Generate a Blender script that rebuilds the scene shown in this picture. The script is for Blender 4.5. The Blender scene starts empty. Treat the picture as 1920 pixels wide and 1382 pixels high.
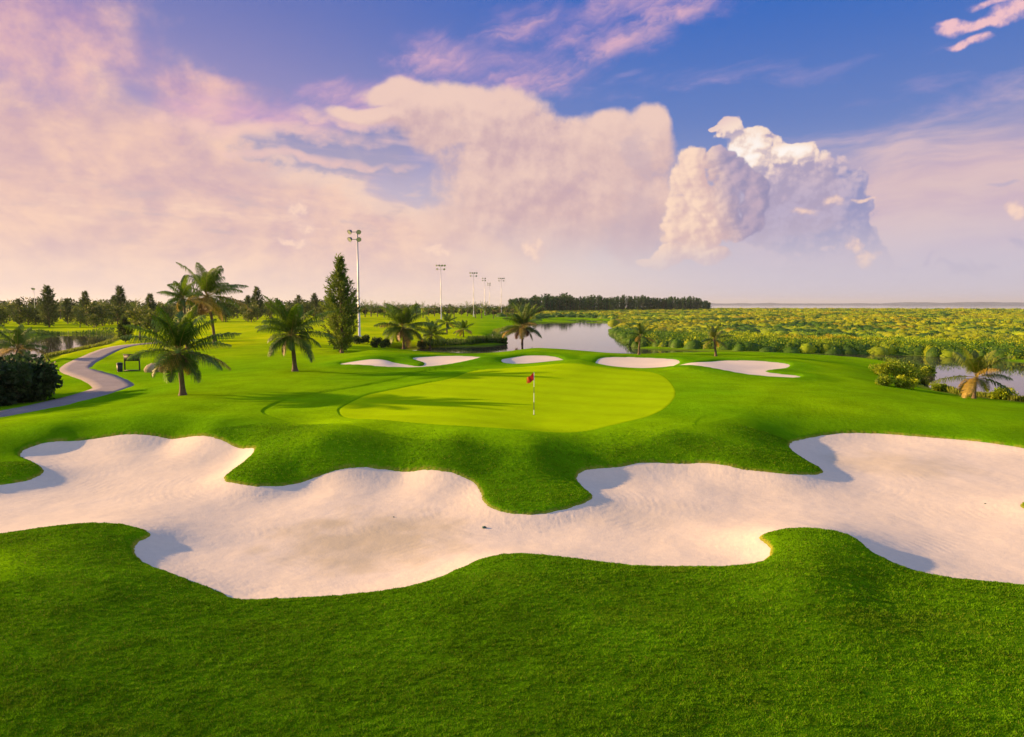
import bpy, math, random
import numpy as np
from mathutils import Vector, Matrix
random.seed(7); RNG = np.random.default_rng(7)
R = math.radians
S = bpy.context.scene
COL = S.collection

# ------------------------------------------------------------------ camera
CAMZ = 5.35; PITCH = math.atan(120/1280.0); FPX = 1280.0
cd = bpy.data.cameras.new('camera'); cam = bpy.data.objects.new('camera', cd); COL.objects.link(cam)
cd.lens = 24.0; cd.sensor_width = 36.0; cd.clip_start = 0.1; cd.clip_end = 90000
cam.location = (0, 0, CAMZ); cam.rotation_euler = (math.pi/2 - PITCH, 0, 0)
S.camera = cam
def ray(px, py):
    x = (px-960)/FPX; y = -(py-691)/FPX
    c, s = math.cos(PITCH), math.sin(PITCH)
    return np.array([x, c + y*s, -s + y*c])
def on(px, py, z):
    d = ray(px, py); t = (z-CAMZ)/d[2]
    return d[0]*t, d[1]*t
def azel(px, py):
    d = ray(px, py); d = d/np.linalg.norm(d)
    return math.degrees(math.atan2(d[0], d[1])), math.degrees(math.asin(d[2]))
def px_of(x, y, z):
    c, s = math.cos(PITCH), math.sin(PITCH)
    f = y*c - (z-CAMZ)*s; u = y*s + (z-CAMZ)*c
    return 960+FPX*x/f, 691-FPX*u/f

# ------------------------------------------------------------------ outlines (photo pixels, height)
MAIN = [(-200,880,-.75),(-60,915,-.9),(0,910,-.9),(60,898,-.88),(82,882,-.85),(60,866,-.82),(38,852,-.78),(70,838,-.68),(130,828,-.6),(220,823,-.56),(320,824,-.55),(400,832,-.57),(450,842,-.6),(478,850,-.65),(455,868,-.74),(425,888,-.82),(420,900,-.87),(440,908,-.9),(480,912,-.9),(540,906,-.88),(600,893,-.8),(680,885,-.74),(760,885,-.72),(840,893,-.75),(885,903,-.8),(900,918,-.86),(905,938,-.93),(925,955,-.98),(960,963,-1.0),(1010,964,-1.0),(1060,955,-.98),(1100,942,-.95),(1112,930,-.93),(1095,912,-.9),(1082,895,-.86),(1105,882,-.76),(1160,876,-.7),(1210,870,-.66),(1290,870,-.65),(1330,872,-.67),(1400,882,-.72),(1480,892,-.82),(1530,890,-.86),(1542,880,-.86),(1515,865,-.84),(1480,843,-.8),(1500,825,-.74),(1560,815,-.7),(1640,813,-.67),(1720,818,-.65),(1800,825,-.66),(1870,834,-.68),(1930,843,-.7),(2010,858,-.74),(2080,890,-.8),(2010,925,-.83),(1950,932,-.84),(1912,946,-.85),(1950,962,-.87),(2060,985,-.9),(2150,1040,-.95),(2110,1100,-.97),(1990,1104,-.96),(1920,1098,-.95),(1840,1090,-.94),(1760,1080,-.92),(1700,1066,-.9),(1660,1050,-.86),(1635,1035,-.8),(1610,1012,-.72),(1570,998,-.65),(1500,993,-.62),(1450,996,-.64),(1425,1003,-.68),(1438,1022,-.76),(1442,1035,-.8),(1435,1050,-.82),(1400,1060,-.82),(1300,1064,-.8),(1200,1062,-.78),(1100,1052,-.75),(1020,1043,-.72),(960,1040,-.72),(900,1048,-.76),(860,1068,-.81),(800,1092,-.85),(720,1108,-.88),(620,1117,-.9),(520,1123,-.9),(445,1124,-.9),(400,1105,-.9),(330,1080,-.9),(280,1060,-.9),(255,1040,-.9),(258,1020,-.88),(282,1005,-.85),(275,995,-.8),(240,985,-.74),(180,982,-.72),(120,986,-.72),(60,994,-.74),(0,1003,-.75),(-80,1010,-.78),(-200,1000,-.82),(-300,950,-.85)]
BACK1 = [(634,684,.05),(690,681,.08),(740,681,.1),(785,685,.1),(795,680,.13),(773,673,.2),(800,669,.2),(840,667,.18),(905,670,.16),(895,678,.1),(840,684,.05),(790,688,.04),(710,688,.04)]
BACK2 = [(943,681,.06),(950,674,.12),(970,669,.17),(1000,667,.2),(1040,669,.18),(1060,674,.14),(1072,681,.07),(1010,684,.05)]
BACK3 = [(1117,685,.04),(1116,678,.08),(1128,671,.14),(1180,669,.16),(1240,672,.13),(1272,676,.1),(1262,687,.03),(1180,688,.03)]
BACK4 = [(1262,688,.03),(1310,687,.05),(1345,677,.1),(1400,676,.1),(1450,679,.05),(1480,684,.0),(1472,691,-.03),(1435,698,-.06),(1498,705,-.12),(1480,709,-.12),(1400,703,-.06),(1320,695,0.0)]
GREEN = [(635,770),(642,781),(670,792),(740,803),(850,811),(950,814),(1050,812),(1130,804),(1200,788),(1245,768),(1266,745),(1262,722),(1240,705),(1200,697),(1100,693),(960,692),(885,696),(845,711),(760,728),(690,742),(655,755),(638,764)]
APRON = [(494,776),(500,765),(530,752),(600,738),(680,726),(760,706),(800,694),(880,689),(1100,688),(1260,693),(1380,712),(1440,735),(1400,772),(1300,802),(1200,824),(1100,833),(960,836),(850,832),(700,819),(600,803),(520,787)]
WATER_Z = -1.5
LAKE = [(1000,606),(1085,605),(1160,608),(1152,618),(1152,628),(1170,643),(1195,654),(1260,657),(1400,662),(1550,664),(1700,667),(1800,672),(1930,682),(2200,700),(2600,740),(2600,860),(2200,790),(1920,753),(1850,746),(1790,738),(1735,724),(1716,712),(1742,704),(1752,697),(1700,686),(1640,678),(1500,672),(1350,668),(1200,672),(1000,668),(860,664),(740,659),(770,652),(880,650),(945,647),(952,641),(925,628),(960,618),(985,612)]
CREEK = [(1030,599),(1100,600),(1160,602),(1180,604),(1150,606),(1090,604),(1040,601)]
POND = [(-160,650),(-60,634),(60,631),(120,626),(215,627),(221,634),(190,648),(120,664),(85,672),(40,690),(-40,702),(-200,700)]

CP = [
 # foreground lawn
 (-500,1382,-.5),(0,1382,-.5),(480,1382,-.6),(960,1382,-.58),(1440,1382,-.6),(1920,1382,-.72),(2400,1382,-.8),
 (-400,2400,-.5),(400,2400,-.5),(960,2400,-.5),(1500,2400,-.5),(2400,2400,-.6),
 (0,1230,-.42),(300,1230,-.6),(600,1230,-.76),(960,1230,-.68),(1300,1230,-.62),(1600,1230,-.6),(1920,1230,-.82),(-400,1200,-.45),(2300,1200,-.9),
 (150,1060,-.56),(60,1130,-.46),(330,1140,-.76),(230,1090,-.6),(0,1060,-.5),(-300,1080,-.55),
 (1520,1035,-.54),(1500,1090,-.45),(1420,1110,-.6),(1650,1110,-.76),(1780,1150,-.82),(1900,1150,-.9),
 (980,1075,-.6),(1150,1100,-.64),(700,1150,-.85),(480,1160,-.86),(850,1120,-.72),
 # faces above the long bunker
 (250,785,.08),(100,803,-.14),(0,822,-.38),(-120,850,-.5),(20,878,-.64),(-80,885,-.62),(180,805,-.3),(320,805,-.22),
 (400,800,.0),(480,822,-.24),(500,868,-.48),(560,846,-.16),(600,832,.08),(470,888,-.7),(560,880,-.66),
 (700,855,-.32),(700,825,.07),(800,862,-.36),(850,833,.05),(950,855,-.24),(930,890,-.66),(1000,900,-.7),(1000,836,.02),(1040,925,-.84),(960,935,-.88),(1060,870,-.52),
 (1150,852,-.42),(1250,848,-.38),(1250,822,.0),(1400,858,-.42),(1350,818,-.08),(1470,870,-.62),(1500,878,-.72),(1430,840,-.45),(1400,795,-.1),(1500,803,-.52),(1560,793,-.4),(1480,778,-.14),
 (1640,790,-.36),(1700,765,-.15),(1800,800,-.38),(1900,815,-.42),(1900,780,-.2),(2100,830,-.55),(2200,800,-.6),
 # green and surrounds
 (700,780,0),(1000,800,0),(1200,780,0),(1260,740,0),(1000,740,.02),(700,740,.02),(850,710,.05),(1100,710,.05),(1240,708,.04),(500,775,0),(560,740,.03),(560,800,-.02),(400,770,.02),(620,712,.06),(1400,740,-.02),(1550,740,-.06),
 # left ridge, cart path hollow
 (343,742,.0),(250,757,-.03),(150,785,-.1),(0,812,-.28),(-200,850,-.5),(343,722,-.25),(440,722,-.05),(420,705,-.3),
 (0,777,-.9),(100,762,-.85),(200,738,-.8),(250,722,-.7),(160,703,-.8),(130,690,-.82),(200,668,-.8),(250,648,-.7),(-250,810,-.9),(300,690,-.55),(240,697,-.62),(480,700,-.08),(553,694,.0),(480,660,-.45),(550,655,-.4),(403,645,-.4),(600,630,-.35),(500,622,-.3),(700,612,-.3),(400,605,-.4),(600,598,-.1),(60,735,-1.0),(-100,740,-1.0),
 # mounds beyond the green
 (640,668,.3),(700,657,.48),(780,665,.2),(715,670,.5),(870,665,.16),(935,663,.24),(1000,653,.5),(1060,656,.42),(1120,661,.2),(1180,664,.02),(1230,667,.1),(1320,665,.22),(1400,666,.2),(1480,671,.08),(1560,684,-.12),(1600,700,-.3),(1650,702,-.8),(1700,716,-1.15),(1650,740,-.22),(1780,762,-.55),(1830,748,-1.2),(1920,757,-1.25),(2100,785,-1.2),(1920,775,-.6),(1700,732,-.75),
 (780,667,-.65),(870,667,-.65),(935,666,-.6),(700,660,-.4),(640,668,-.4),(1000,656,-.45),(1060,659,-.45),(1130,664,-.7),(860,655,-1.4),(925,672,.42),(1090,675,.52),(1295,680,.42),(720,677,.4),(560,676,.05),
 # beyond
 (650,642,-.5),(750,650,-.85),(860,640,-.95),(850,620,-.9),(950,612,-1.0),(750,602,-.6),(850,597,-.7),(950,590,-.9),
 (100,612,-1.0),(200,606,-.8),(300,600,-.6),(0,602,-.7),(-300,620,-.9),(235,642,-1.0),(60,702,-1.15),(0,722,-1.1),(300,625,-.6),(350,650,-.6),(-300,720,-1.0),
 (1250,640,-1.3),(1500,650,-1.3),(1900,662,-1.3),(2400,690,-1.3),(1300,600,-1.3),(1600,600,-1.3),(1900,600,-1.3),(2400,600,-1.3),(1100,588,-1.3),
 (-300,577,-.8),(300,577,-.6),(800,577,-.9),(1300,577,-1.3),(1900,577,-1.3),(2500,577,-1.3),(0,590,-.7),(400,587,-.6),
]
CP += [(0,955,-.96),(100,950,-1.0),(200,930,-1.02),(350,885,-.93),(150,875,-.92),(250,850,-.78),(400,950,-1.03),(600,960,-1.05),(750,940,-1.0),(500,1045,-1.06),(700,1040,-1.1),(350,1025,-1.02),(850,1000,-1.1),(1000,1000,-1.08),(1200,935,-1.0),(1300,915,-.95),(1200,1020,-1.02),(1400,960,-1.04),(1550,940,-1.02),(1700,960,-1.03),(1700,860,-.86),(1850,885,-.9),(1800,1020,-1.06),(620,925,-.96),(800,925,-.92)]
for P_ in (MAIN, BACK1, BACK2, BACK3, BACK4): CP += P_[::2]
def wpoly(P, z=None):
    return np.array([on(p[0], p[1], p[2] if len(p) > 2 else (0.0 if z is None else z)) for p in P])
def smooth_poly(P, n=6):          # Catmull-Rom through the outline
    P = np.asarray(P); m = len(P); out = []
    for i in range(m):
        a, b, c, d = P[(i-1) % m], P[i], P[(i+1) % m], P[(i+2) % m]
        for k in range(n):
            t = k/n
            out.append(.5*((2*b) + (-a+c)*t + (2*a-5*b+4*c-d)*t*t + (-a+3*b-3*c+d)*t**3))
    return np.array(out)

# thin plate spline over (angle, log distance)
cpx = np.array([on(*c) for c in CP]); cpz = np.array([c[2] for c in CP])
def ts(x, y):
    r = np.hypot(x, y); th = np.arctan2(x, y)
    r = np.clip(r, 3.5, 1500); th = np.clip(th, -.95, .95)
    return th*1.3, np.log(r)
cs, ct = ts(cpx[:, 0], cpx[:, 1])
def phi(d2): return np.where(d2 > 1e-12, .5*d2*np.log(np.maximum(d2, 1e-12)), 0.0)
n_ = len(cs)
K = phi((cs[:, None]-cs)**2 + (ct[:, None]-ct)**2) + np.eye(n_)*2e-4
Pm = np.c_[np.ones(n_), cs, ct]
A = np.block([[K, Pm], [Pm.T, np.zeros((3, 3))]])
W = np.linalg.solve(A, np.r_[cpz, 0, 0, 0])
def base_h(x, y):
    x = np.atleast_1d(np.asarray(x, float)); y = np.atleast_1d(np.asarray(y, float))
    out = np.empty(x.shape); fx, fy = x.ravel(), y.ravel(); fo = np.empty(fx.shape)
    for i in range(0, len(fx), 20000):
        a, b = ts(fx[i:i+20000], fy[i:i+20000])
        fo[i:i+20000] = phi((a[:, None]-cs)**2 + (b[:, None]-ct)**2) @ W[:n_] + W[n_] + W[n_+1]*a + W[n_+2]*b
    out = fo.reshape(x.shape)
    return np.clip(out, -1.36, .75)

def sdf(poly, x, y, reach):
    """signed distance, negative inside; only accurate within reach of the polygon's box."""
    x = np.asarray(x, float); y = np.asarray(y, float)
    out = np.full(x.shape, reach*1.0)
    m = (x > poly[:, 0].min()-reach) & (x < poly[:, 0].max()+reach) & (y > poly[:, 1].min()-reach) & (y < poly[:, 1].max()+reach)
    X, Y = x[m], y[m]
    if X.size == 0: return out
    d = np.full(X.shape, 1e18); inside = np.zeros(X.shape, bool)
    n = len(poly)
    for i in range(n):
        ax, ay = poly[i]; bx, by = poly[(i+1) % n]
        ex, ey = bx-ax, by-ay
        L = ex*ex+ey*ey
        if L < 1e-12: continue
        t = np.clip(((X-ax)*ex+(Y-ay)*ey)/L, 0, 1)
        d = np.minimum(d, (X-ax-t*ex)**2+(Y-ay-t*ey)**2)
        c = (ay > Y) != (by > Y)
        if ey != 0: inside ^= c & (X < ex*(Y-ay)/ey+ax)
    d = np.sqrt(d); d[inside] *= -1
    out[m] = np.minimum(d, reach)
    return out
def hash2(ix, iy):
    h = (ix.astype(np.int64)*374761393 + iy.astype(np.int64)*668265263) & 0xffffffff
    h = ((h ^ (h >> 13))*1274126177) & 0xffffffff
    return ((h ^ (h >> 16)) & 0xffff)/65535.0
def vnoise(x, y):
    ix, iy = np.floor(x), np.floor(y); fx, fy = x-ix, y-iy
    fx = fx*fx*(3-2*fx); fy = fy*fy*(3-2*fy)
    a, b, c, d = hash2(ix, iy), hash2(ix+1, iy), hash2(ix, iy+1), hash2(ix+1, iy+1)
    return (a*(1-fx)+b*fx)*(1-fy)+(c*(1-fx)+d*fx)*fy
def fbm(x, y, o=4):
    s = 0; a = .5
    for i in range(o):
        s = s+a*vnoise(x*2**i+17*i, y*2**i-9*i); a *= .5
    return s
def sst(a, b, t):
    t = np.clip((t-a)/(b-a), 0, 1); return t*t*(3-2*t)

P_MAIN = smooth_poly(wpoly(MAIN), 4)
P_BACK = [smooth_poly(wpoly(b), 4) for b in (BACK1, BACK2, BACK3, BACK4)]
P_GREEN = smooth_poly(wpoly(GREEN, 0.02), 5)
P_APRON = smooth_poly(wpoly(APRON, 0.02), 4)
P_LAKE = smooth_poly(wpoly(LAKE, WATER_Z), 2); P_CREEK = wpoly(CREEK, WATER_Z); P_POND = smooth_poly(wpoly(POND, WATER_Z), 3)

# cart path centreline
PATH = [(-260,842,-.9),(-60,793,-.9),(60,768,-.87),(150,746,-.82),(205,730,-.78),(212,722,-.75),(190,710,-.78),(150,696,-.82),(145,688,-.82),(170,672,-.8),(205,656,-.75),(240,648,-.7),(290,643,-.65),(360,638,-.62)]
def cr_line(P, n=12):
    P = np.asarray(P, float); P = np.vstack([2*P[0]-P[1], P, 2*P[-1]-P[-2]]); out = []
    for i in range(1, len(P)-2):
        for k in range(n):
            t = k/n; a, b, c, d = P[i-1:i+3]
            out.append(.5*((2*b)+(-a+c)*t+(2*a-5*b+4*c-d)*t*t+(-a+3*b-3*c+d)*t**3))
    out.append(P[-2]); return np.array(out)
PW = cr_line([on(*p) for p in PATH])
def line_dist(L, x, y, reach):
    out = np.full(x.shape, reach*1.0)
    m = (x > L[:, 0].min()-reach) & (x < L[:, 0].max()+reach) & (y > L[:, 1].min()-reach) & (y < L[:, 1].max()+reach)
    X, Y = x[m], y[m]; d = np.full(X.shape, 1e9)
    for i in range(len(L)-1):
        ax, ay = L[i]; ex, ey = L[i+1]-L[i]
        t = np.clip(((X-ax)*ex+(Y-ay)*ey)/(ex*ex+ey*ey), 0, 1)
        d = np.minimum(d, (X-ax-t*ex)**2+(Y-ay-t*ey)**2)
    out[m] = np.minimum(np.sqrt(d), reach); return out

def edge_jit(x, y, s=1.0): return ((fbm(x*4, y*4, 2)-.4)*.10+(fbm(x*14, y*14, 2)-.4)*.09)*s
def heights(x, y, full=True):
    """ground height, and the fields used for sheets and colour"""
    B = base_h(x, y); F = {}
    r = np.hypot(x, y)
    sdm = sdf(P_MAIN, x, y, 4.0) + edge_jit(x, y)
    sdb = np.minimum.reduce([sdf(p, x, y, 4.0) for p in P_BACK]) + edge_jit(x, y, .8)
    F['sdm'], F['sdb'] = sdm, sdb
    bowl = lambda d, dep, w: dep*(1-np.exp(-(np.maximum(-d, 0)/w)**1.4))
    F['sand_main'] = B - bowl(sdm, .12, .7) + (fbm(x*.7, y*.7, 3)-.44)*.06*sst(.2, 1.2, -sdm)
    F['sand_back'] = B - bowl(sdb, .07, .9)
    z = B + (fbm(x*.35+5, y*.35, 3)-.44)*.10*sst(.3, 2.5, np.minimum(sdm, sdb))*np.clip(1-r/400, 0, 1)
    lipf = lambda sd, h, w: h*np.tanh(sd/w)
    z = np.where(sdm < 3.9, z + lipf(sdm, .085, .13)*np.where(sdm > 0, 1-sst(.3, 3.2, sdm)*.75, 1), z + .0325*1)
    z = np.where(sdm < 0, np.minimum(z, F['sand_main']-.10*np.minimum(1, -sdm/.16)), z)
    z = np.where(sdb < 3.9, z + lipf(sdb, .11, .3)*np.where(sdb > 0, 1-sst(.4, 3.6, sdb), 1), z)
    z = np.where(sdb < 0, np.minimum(z, F['sand_back']-.12*np.minimum(1, -sdb/.3)), z)
    # mowing cuts: rough stands higher than apron, apron higher than green
    sda = sdf(P_APRON, x, y, 3.0); sdg = sdf(P_GREEN, x, y, 3.0)
    F['sda'], F['sdg'] = sda, sdg
    left = sst(3, -6, x)
    z = z + (.055*left)*sst(-.02, .10, sda)*(1-sst(.6, 2.5, sda)) + (.045*left)*sst(-.02, .08, sdg)*(1-sst(.3, 2.0, sdg))
    pd = line_dist(PW, x, y, 6.0); F['path'] = pd
    z = z - .03*(1-sst(1.2, 1.7, pd))
    wd = np.minimum.reduce([sdf(P_LAKE, x, y, 8.0), sdf(P_CREEK, x, y, 8.0), sdf(P_POND, x, y, 8.0)]) + (fbm(x*.3, y*.3, 3)-.44)*1.2
    F['water'] = wd
    k = sst(0, 3.5, wd)
    z = np.where(wd > 0, (WATER_Z+.03) + (z-(WATER_Z+.03))*k, WATER_Z - np.minimum(.9, .03-wd*.25))
    z = z + (-3.0 - z)*sst(1250, 1700, r)
    return z, F

# polar grid, spacing follows the view
th = np.concatenate([np.linspace(-math.pi, -R(44), 90)[:-1], np.linspace(-R(44), R(44), 1360), np.linspace(R(44), math.pi, 90)[1:]])
rr = np.concatenate([np.geomspace(.6, 5.5, 14)[:-1], np.geomspace(5.5, 46, 470)[:-1], np.geomspace(46, 260, 190)[:-1], np.geomspace(260, 1800, 70)[:-1], np.geomspace(1800, 60000, 20)])
TH, RR = np.meshgrid(th, rr); GX, GY = RR*np.sin(TH), RR*np.cos(TH)
GZ, F = heights(GX, GY)
nr, nt = GX.shape

def new_mesh(name, verts, faces, mat=None, smooth=True, cols=None, attrs=None, link=True):
    me = bpy.data.meshes.new(name)
    verts = np.ascontiguousarray(verts, dtype=np.float32); faces = np.ascontiguousarray(faces, dtype=np.int32)
    k = faces.shape[1]
    me.vertices.add(len(verts)); me.vertices.foreach_set('co', verts.ravel())
    me.loops.add(faces.size); me.loops.foreach_set('vertex_index', faces.ravel())
    me.polygons.add(len(faces)); me.polygons.foreach_set('loop_start', np.arange(0, faces.size, k, dtype=np.int32))
    me.polygons.foreach_set('loop_total', np.full(len(faces), k, dtype=np.int32))
    if smooth: me.polygons.foreach_set('use_smooth', np.ones(len(faces), bool))
    me.update(calc_edges=True)
    if cols is not None:
        c = np.ones((len(verts), 4), np.float32); c[:, :3] = cols
        a = me.attributes.new('Col', 'FLOAT_COLOR', 'POINT'); a.data.foreach_set('color', c.ravel())
    for kx, v in (attrs or {}).items():
        a = me.attributes.new(kx, 'FLOAT', 'POINT'); a.data.foreach_set('value', np.ascontiguousarray(v, dtype=np.float32).ravel())
    if mat: me.materials.append(mat)
    return me
def tag(o, label=None, cat=None, group=None, kind=None):
    if label: o['label'] = label
    if cat: o['category'] = cat
    if group: o['group'] = group
    if kind: o['kind'] = kind
    return o
def obj(name, me, parent=None, loc=None):
    o = bpy.data.objects.new(name, me); COL.objects.link(o)
    if parent: o.parent = parent
    if loc is not None: o.location = loc
    return o
def empty(name, loc, rz=0):
    o = bpy.data.objects.new(name, None); COL.objects.link(o); o.location = loc; o.rotation_euler = (0, 0, rz); o.empty_display_size = .2
    return o
def copy_tree(root, loc, rz=0, sc=1.0):
    c = root.copy(); COL.objects.link(c); c.location = loc; c.rotation_euler = (0, 0, rz); c.scale = (sc, sc, sc)
    for ch in [o for o in KIDS.get(root.name, [])]:
        d = ch.copy(); COL.objects.link(d); d.parent = c
        for g in KIDS.get(ch.name, []):
            e = g.copy(); COL.objects.link(e); e.parent = d
    return c
KIDS = {}
def part(name, me, parent):
    o = obj(name, me, parent); KIDS.setdefault(parent.name, []).append(o); return o

# ------------------------------------------------------------------ materials
def lin(r, g, b): return tuple(((c/255)/12.92 if c/255 <= .04045 else ((c/255+.055)/1.055)**2.4) for c in (r, g, b))
def mat(name, col=None, rough=.8, vcol=False, noise=None, bump=None, metal=0, spec=.3, trans=0, dark=.6):
    m = bpy.data.materials.new(name); m.use_nodes = True; nt_ = m.node_tree; nd = nt_.nodes; lk = nt_.links
    b = nd['Principled BSDF']; b.inputs['Roughness'].default_value = rough; b.inputs['Metallic'].default_value = metal
    b.inputs['Specular IOR Level'].default_value = spec
    if vcol:
        a = nd.new('ShaderNodeAttribute'); a.attribute_name = 'Col'; c = a.outputs['Color']
    else:
        a = nd.new('ShaderNodeRGB'); a.outputs[0].default_value = (*col, 1); c = a.outputs[0]
    geo = nd.new('ShaderNodeNewGeometry')
    for (sc, amt, det) in (noise or []):
        n = nd.new('ShaderNodeTexNoise'); n.inputs['Scale'].default_value = sc; n.inputs['Detail'].default_value = det
        lk.new(geo.outputs['Position'], n.inputs['Vector'])
        mr = nd.new('ShaderNodeMapRange'); mr.inputs['From Min'].default_value = .3; mr.inputs['From Max'].default_value = .7
        mr.inputs['To Min'].default_value = 1-amt; mr.inputs['To Max'].default_value = 1+amt
        lk.new(n.outputs['Fac'], mr.inputs['Value'])
        vm = nd.new('ShaderNodeVectorMath'); vm.operation = 'SCALE'; lk.new(c, vm.inputs[0]); lk.new(mr.outputs[0], vm.inputs['Scale']); c = vm.outputs[0]
    lk.new(c, b.inputs['Base Color'])
    prev = None
    for (sc, dist, det) in (bump or []):
        n = nd.new('ShaderNodeTexNoise'); n.inputs['Scale'].default_value = sc; n.inputs['Detail'].default_value = det
        lk.new(geo.outputs['Position'], n.inputs['Vector'])
        bp = nd.new('ShaderNodeBump'); bp.inputs['Distance'].default_value = dist; bp.inputs['Strength'].default_value = 1
        lk.new(n.outputs['Fac'], bp.inputs['Height'])
        if prev: lk.new(prev, bp.inputs['Normal'])
        prev = bp.outputs[0]
    if prev: lk.new(prev, b.inputs['Normal'])
    if trans:
        t = nd.new('ShaderNodeBsdfTranslucent'); lk.new(c, t.inputs['Color'])
        mx = nd.new('ShaderNodeMixShader'); mx.inputs[0].default_value = trans
        lk.new(b.outputs[0], mx.inputs[1]); lk.new(t.outputs[0], mx.inputs[2]); lk.new(mx.outputs[0], nd['Material Output'].inputs[0])
    return m, nd, lk, b

C_GREEN = np.array([.305, .485, .002]); C_APRON = np.array([.17, .36, .002]); C_FAIR = np.array([.15, .32, .002]); C_ROUGH = np.array([.09, .235, .002]); C_FARF_LIT = np.array([.34, .46, .003])
M_GROUND, *_ = mat('ground_grass', vcol=True, rough=1, spec=0, noise=[(.45, .16, 3), (3.5, .10, 4), (22, .16, 4)], bump=[(28, .02, 3), (5, .03, 2)])
M_GREEN, *_ = mat('putting_turf', C_GREEN, rough=1, spec=0, noise=[(.3, .06, 3), (2.2, .05, 4), (30, .06, 3)], bump=[(40, .004, 2)])
M_LEAF, *_ = mat('leaf', vcol=True, rough=.6, spec=.3, noise=[(1.5, .15, 2)], trans=.35)
M_PALM, *_ = mat('palm_frond', vcol=True, rough=.5, spec=.4, noise=[(3, .2, 2)], trans=.3)
M_BLADE, *_ = mat('grass_blade', vcol=True, rough=.8, spec=.05, noise=[(.45, .16, 3), (2.5, .22, 4)], trans=.25)
M_BARK, *_ = mat('bark', (.16, .115, .075), noise=[(6, .35, 4)], bump=[(12, .03, 4)])
M_PBARK, *_ = mat('palm_bark', (.12, .09, .06), noise=[(5, .3, 4)], bump=[(10, .03, 4)])
M_STEEL, *_ = mat('galvanised_steel', (.55, .58, .6), rough=.45, metal=.3, noise=[(1.2, .08, 3)])
M_LAMP, *_ = mat('lamp_housing', (.06, .09, .11), rough=.35, metal=.2, noise=[(8, .2, 3)])
M_GLASSY, *_ = mat('lamp_glass', (.45, .5, .52), rough=.15, spec=.8)
M_ASPH, *_ = mat('path_asphalt', (.22, .20, .215), rough=.9, noise=[(.6, .1, 3), (12, .14, 4), (70, .2, 2)], bump=[(90, .006, 2)])
M_DARK, *_ = mat('dark_paint', (.022, .028, .03), rough=.5, noise=[(9, .3, 3)])
M_ROCK, *_ = mat('boulder_stone', (.36, .30, .19), rough=.9, noise=[(2, .25, 5)], bump=[(4, .12, 5)])
M_RED, *_ = mat('flag_cloth', (.36, .02, .015), rough=.7, noise=[(9, .2, 2)], trans=.3)
M_ORANGE, *_ = mat('flag_tip_cloth', (.75, .22, .03), rough=.7, trans=.3)
M_WHITE, *_ = mat('white_paint', (.8, .8, .78), rough=.4, noise=[(20, .05, 2)])
M_BAND, *_ = mat('dark_band_paint', (.05, .05, .04), rough=.4)
M_HILL, *_ = mat('far_hill', (.05, .085, .12), rough=1, noise=[(.002, .3, 5)])  # blue of the distance haze put into the base colour
M_PEBBLE, *_ = mat('pebble_stone', (.05, .12, .10), rough=.7, noise=[(30, .3, 3)])

# sand
M_SAND, nd, lk, b = mat('bunker_sand', (.66, .585, .485), rough=.95, spec=.1, noise=[(.5, .035, 4), (5, .03, 4), (60, .06, 2)], bump=[(3.0, .012, 4), (26, .004, 3)])
at_ = nd.new('ShaderNodeAttribute'); at_.attribute_name = 'sd'
geo = nd.new('ShaderNodeNewGeometry')
nz = nd.new('ShaderNodeTexNoise'); nz.inputs['Scale'].default_value = .9; nz.inputs['Detail'].default_value = 3; lk.new(geo.outputs['Position'], nz.inputs['Vector'])
def mnode(nd, lk, op, a, b_=None, c_=None):
    n = nd.new('ShaderNodeMath'); n.operation = op
    for i, v in enumerate((a, b_, c_)):
        if v is None: continue
        if isinstance(v, (int, float)): n.inputs[i].default_value = v
        else: lk.new(v, n.inputs[i])
    return n.outputs[0]
ph = mnode(nd, lk, 'ADD', mnode(nd, lk, 'MULTIPLY', at_.outputs['Fac'], 26.0), mnode(nd, lk, 'MULTIPLY', nz.outputs['Fac'], 7.0))
rk = mnode(nd, lk, 'SINE', ph)
nz2 = nd.new('ShaderNodeTexNoise'); nz2.inputs['Scale'].default_value = .7; nz2.inputs['Detail'].default_value = 2; lk.new(geo.outputs['Position'], nz2.inputs['Vector'])
rk = mnode(nd, lk, 'MULTIPLY', rk, mnode(nd, lk, 'SMOOTH_MAX', mnode(nd, lk, 'MULTIPLY_ADD', nz2.outputs['Fac'], 5.0, -2.2), 0.05, .2))
bp = nd.new('ShaderNodeBump'); bp.inputs['Distance'].default_value = .0010; lk.new(rk, bp.inputs['Height'])
old = b.inputs['Normal'].links[0].from_socket; lk.new(old, bp.inputs['Normal']); lk.new(bp.outputs[0], b.inputs['Normal'])
dm = nd.new('ShaderNodeAttribute'); dm.attribute_name = 'damp'
cc = b.inputs['Base Color'].links[0].from_socket
mx = nd.new('ShaderNodeMix'); mx.data_type = 'RGBA'; lk.new(dm.outputs['Fac'], mx.inputs['Factor']); lk.new(cc, mx.inputs['A']); mx.inputs['B'].default_value = (.43, .37, .235, 1)
lk.new(mx.outputs['Result'], b.inputs['Base Color'])

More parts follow.
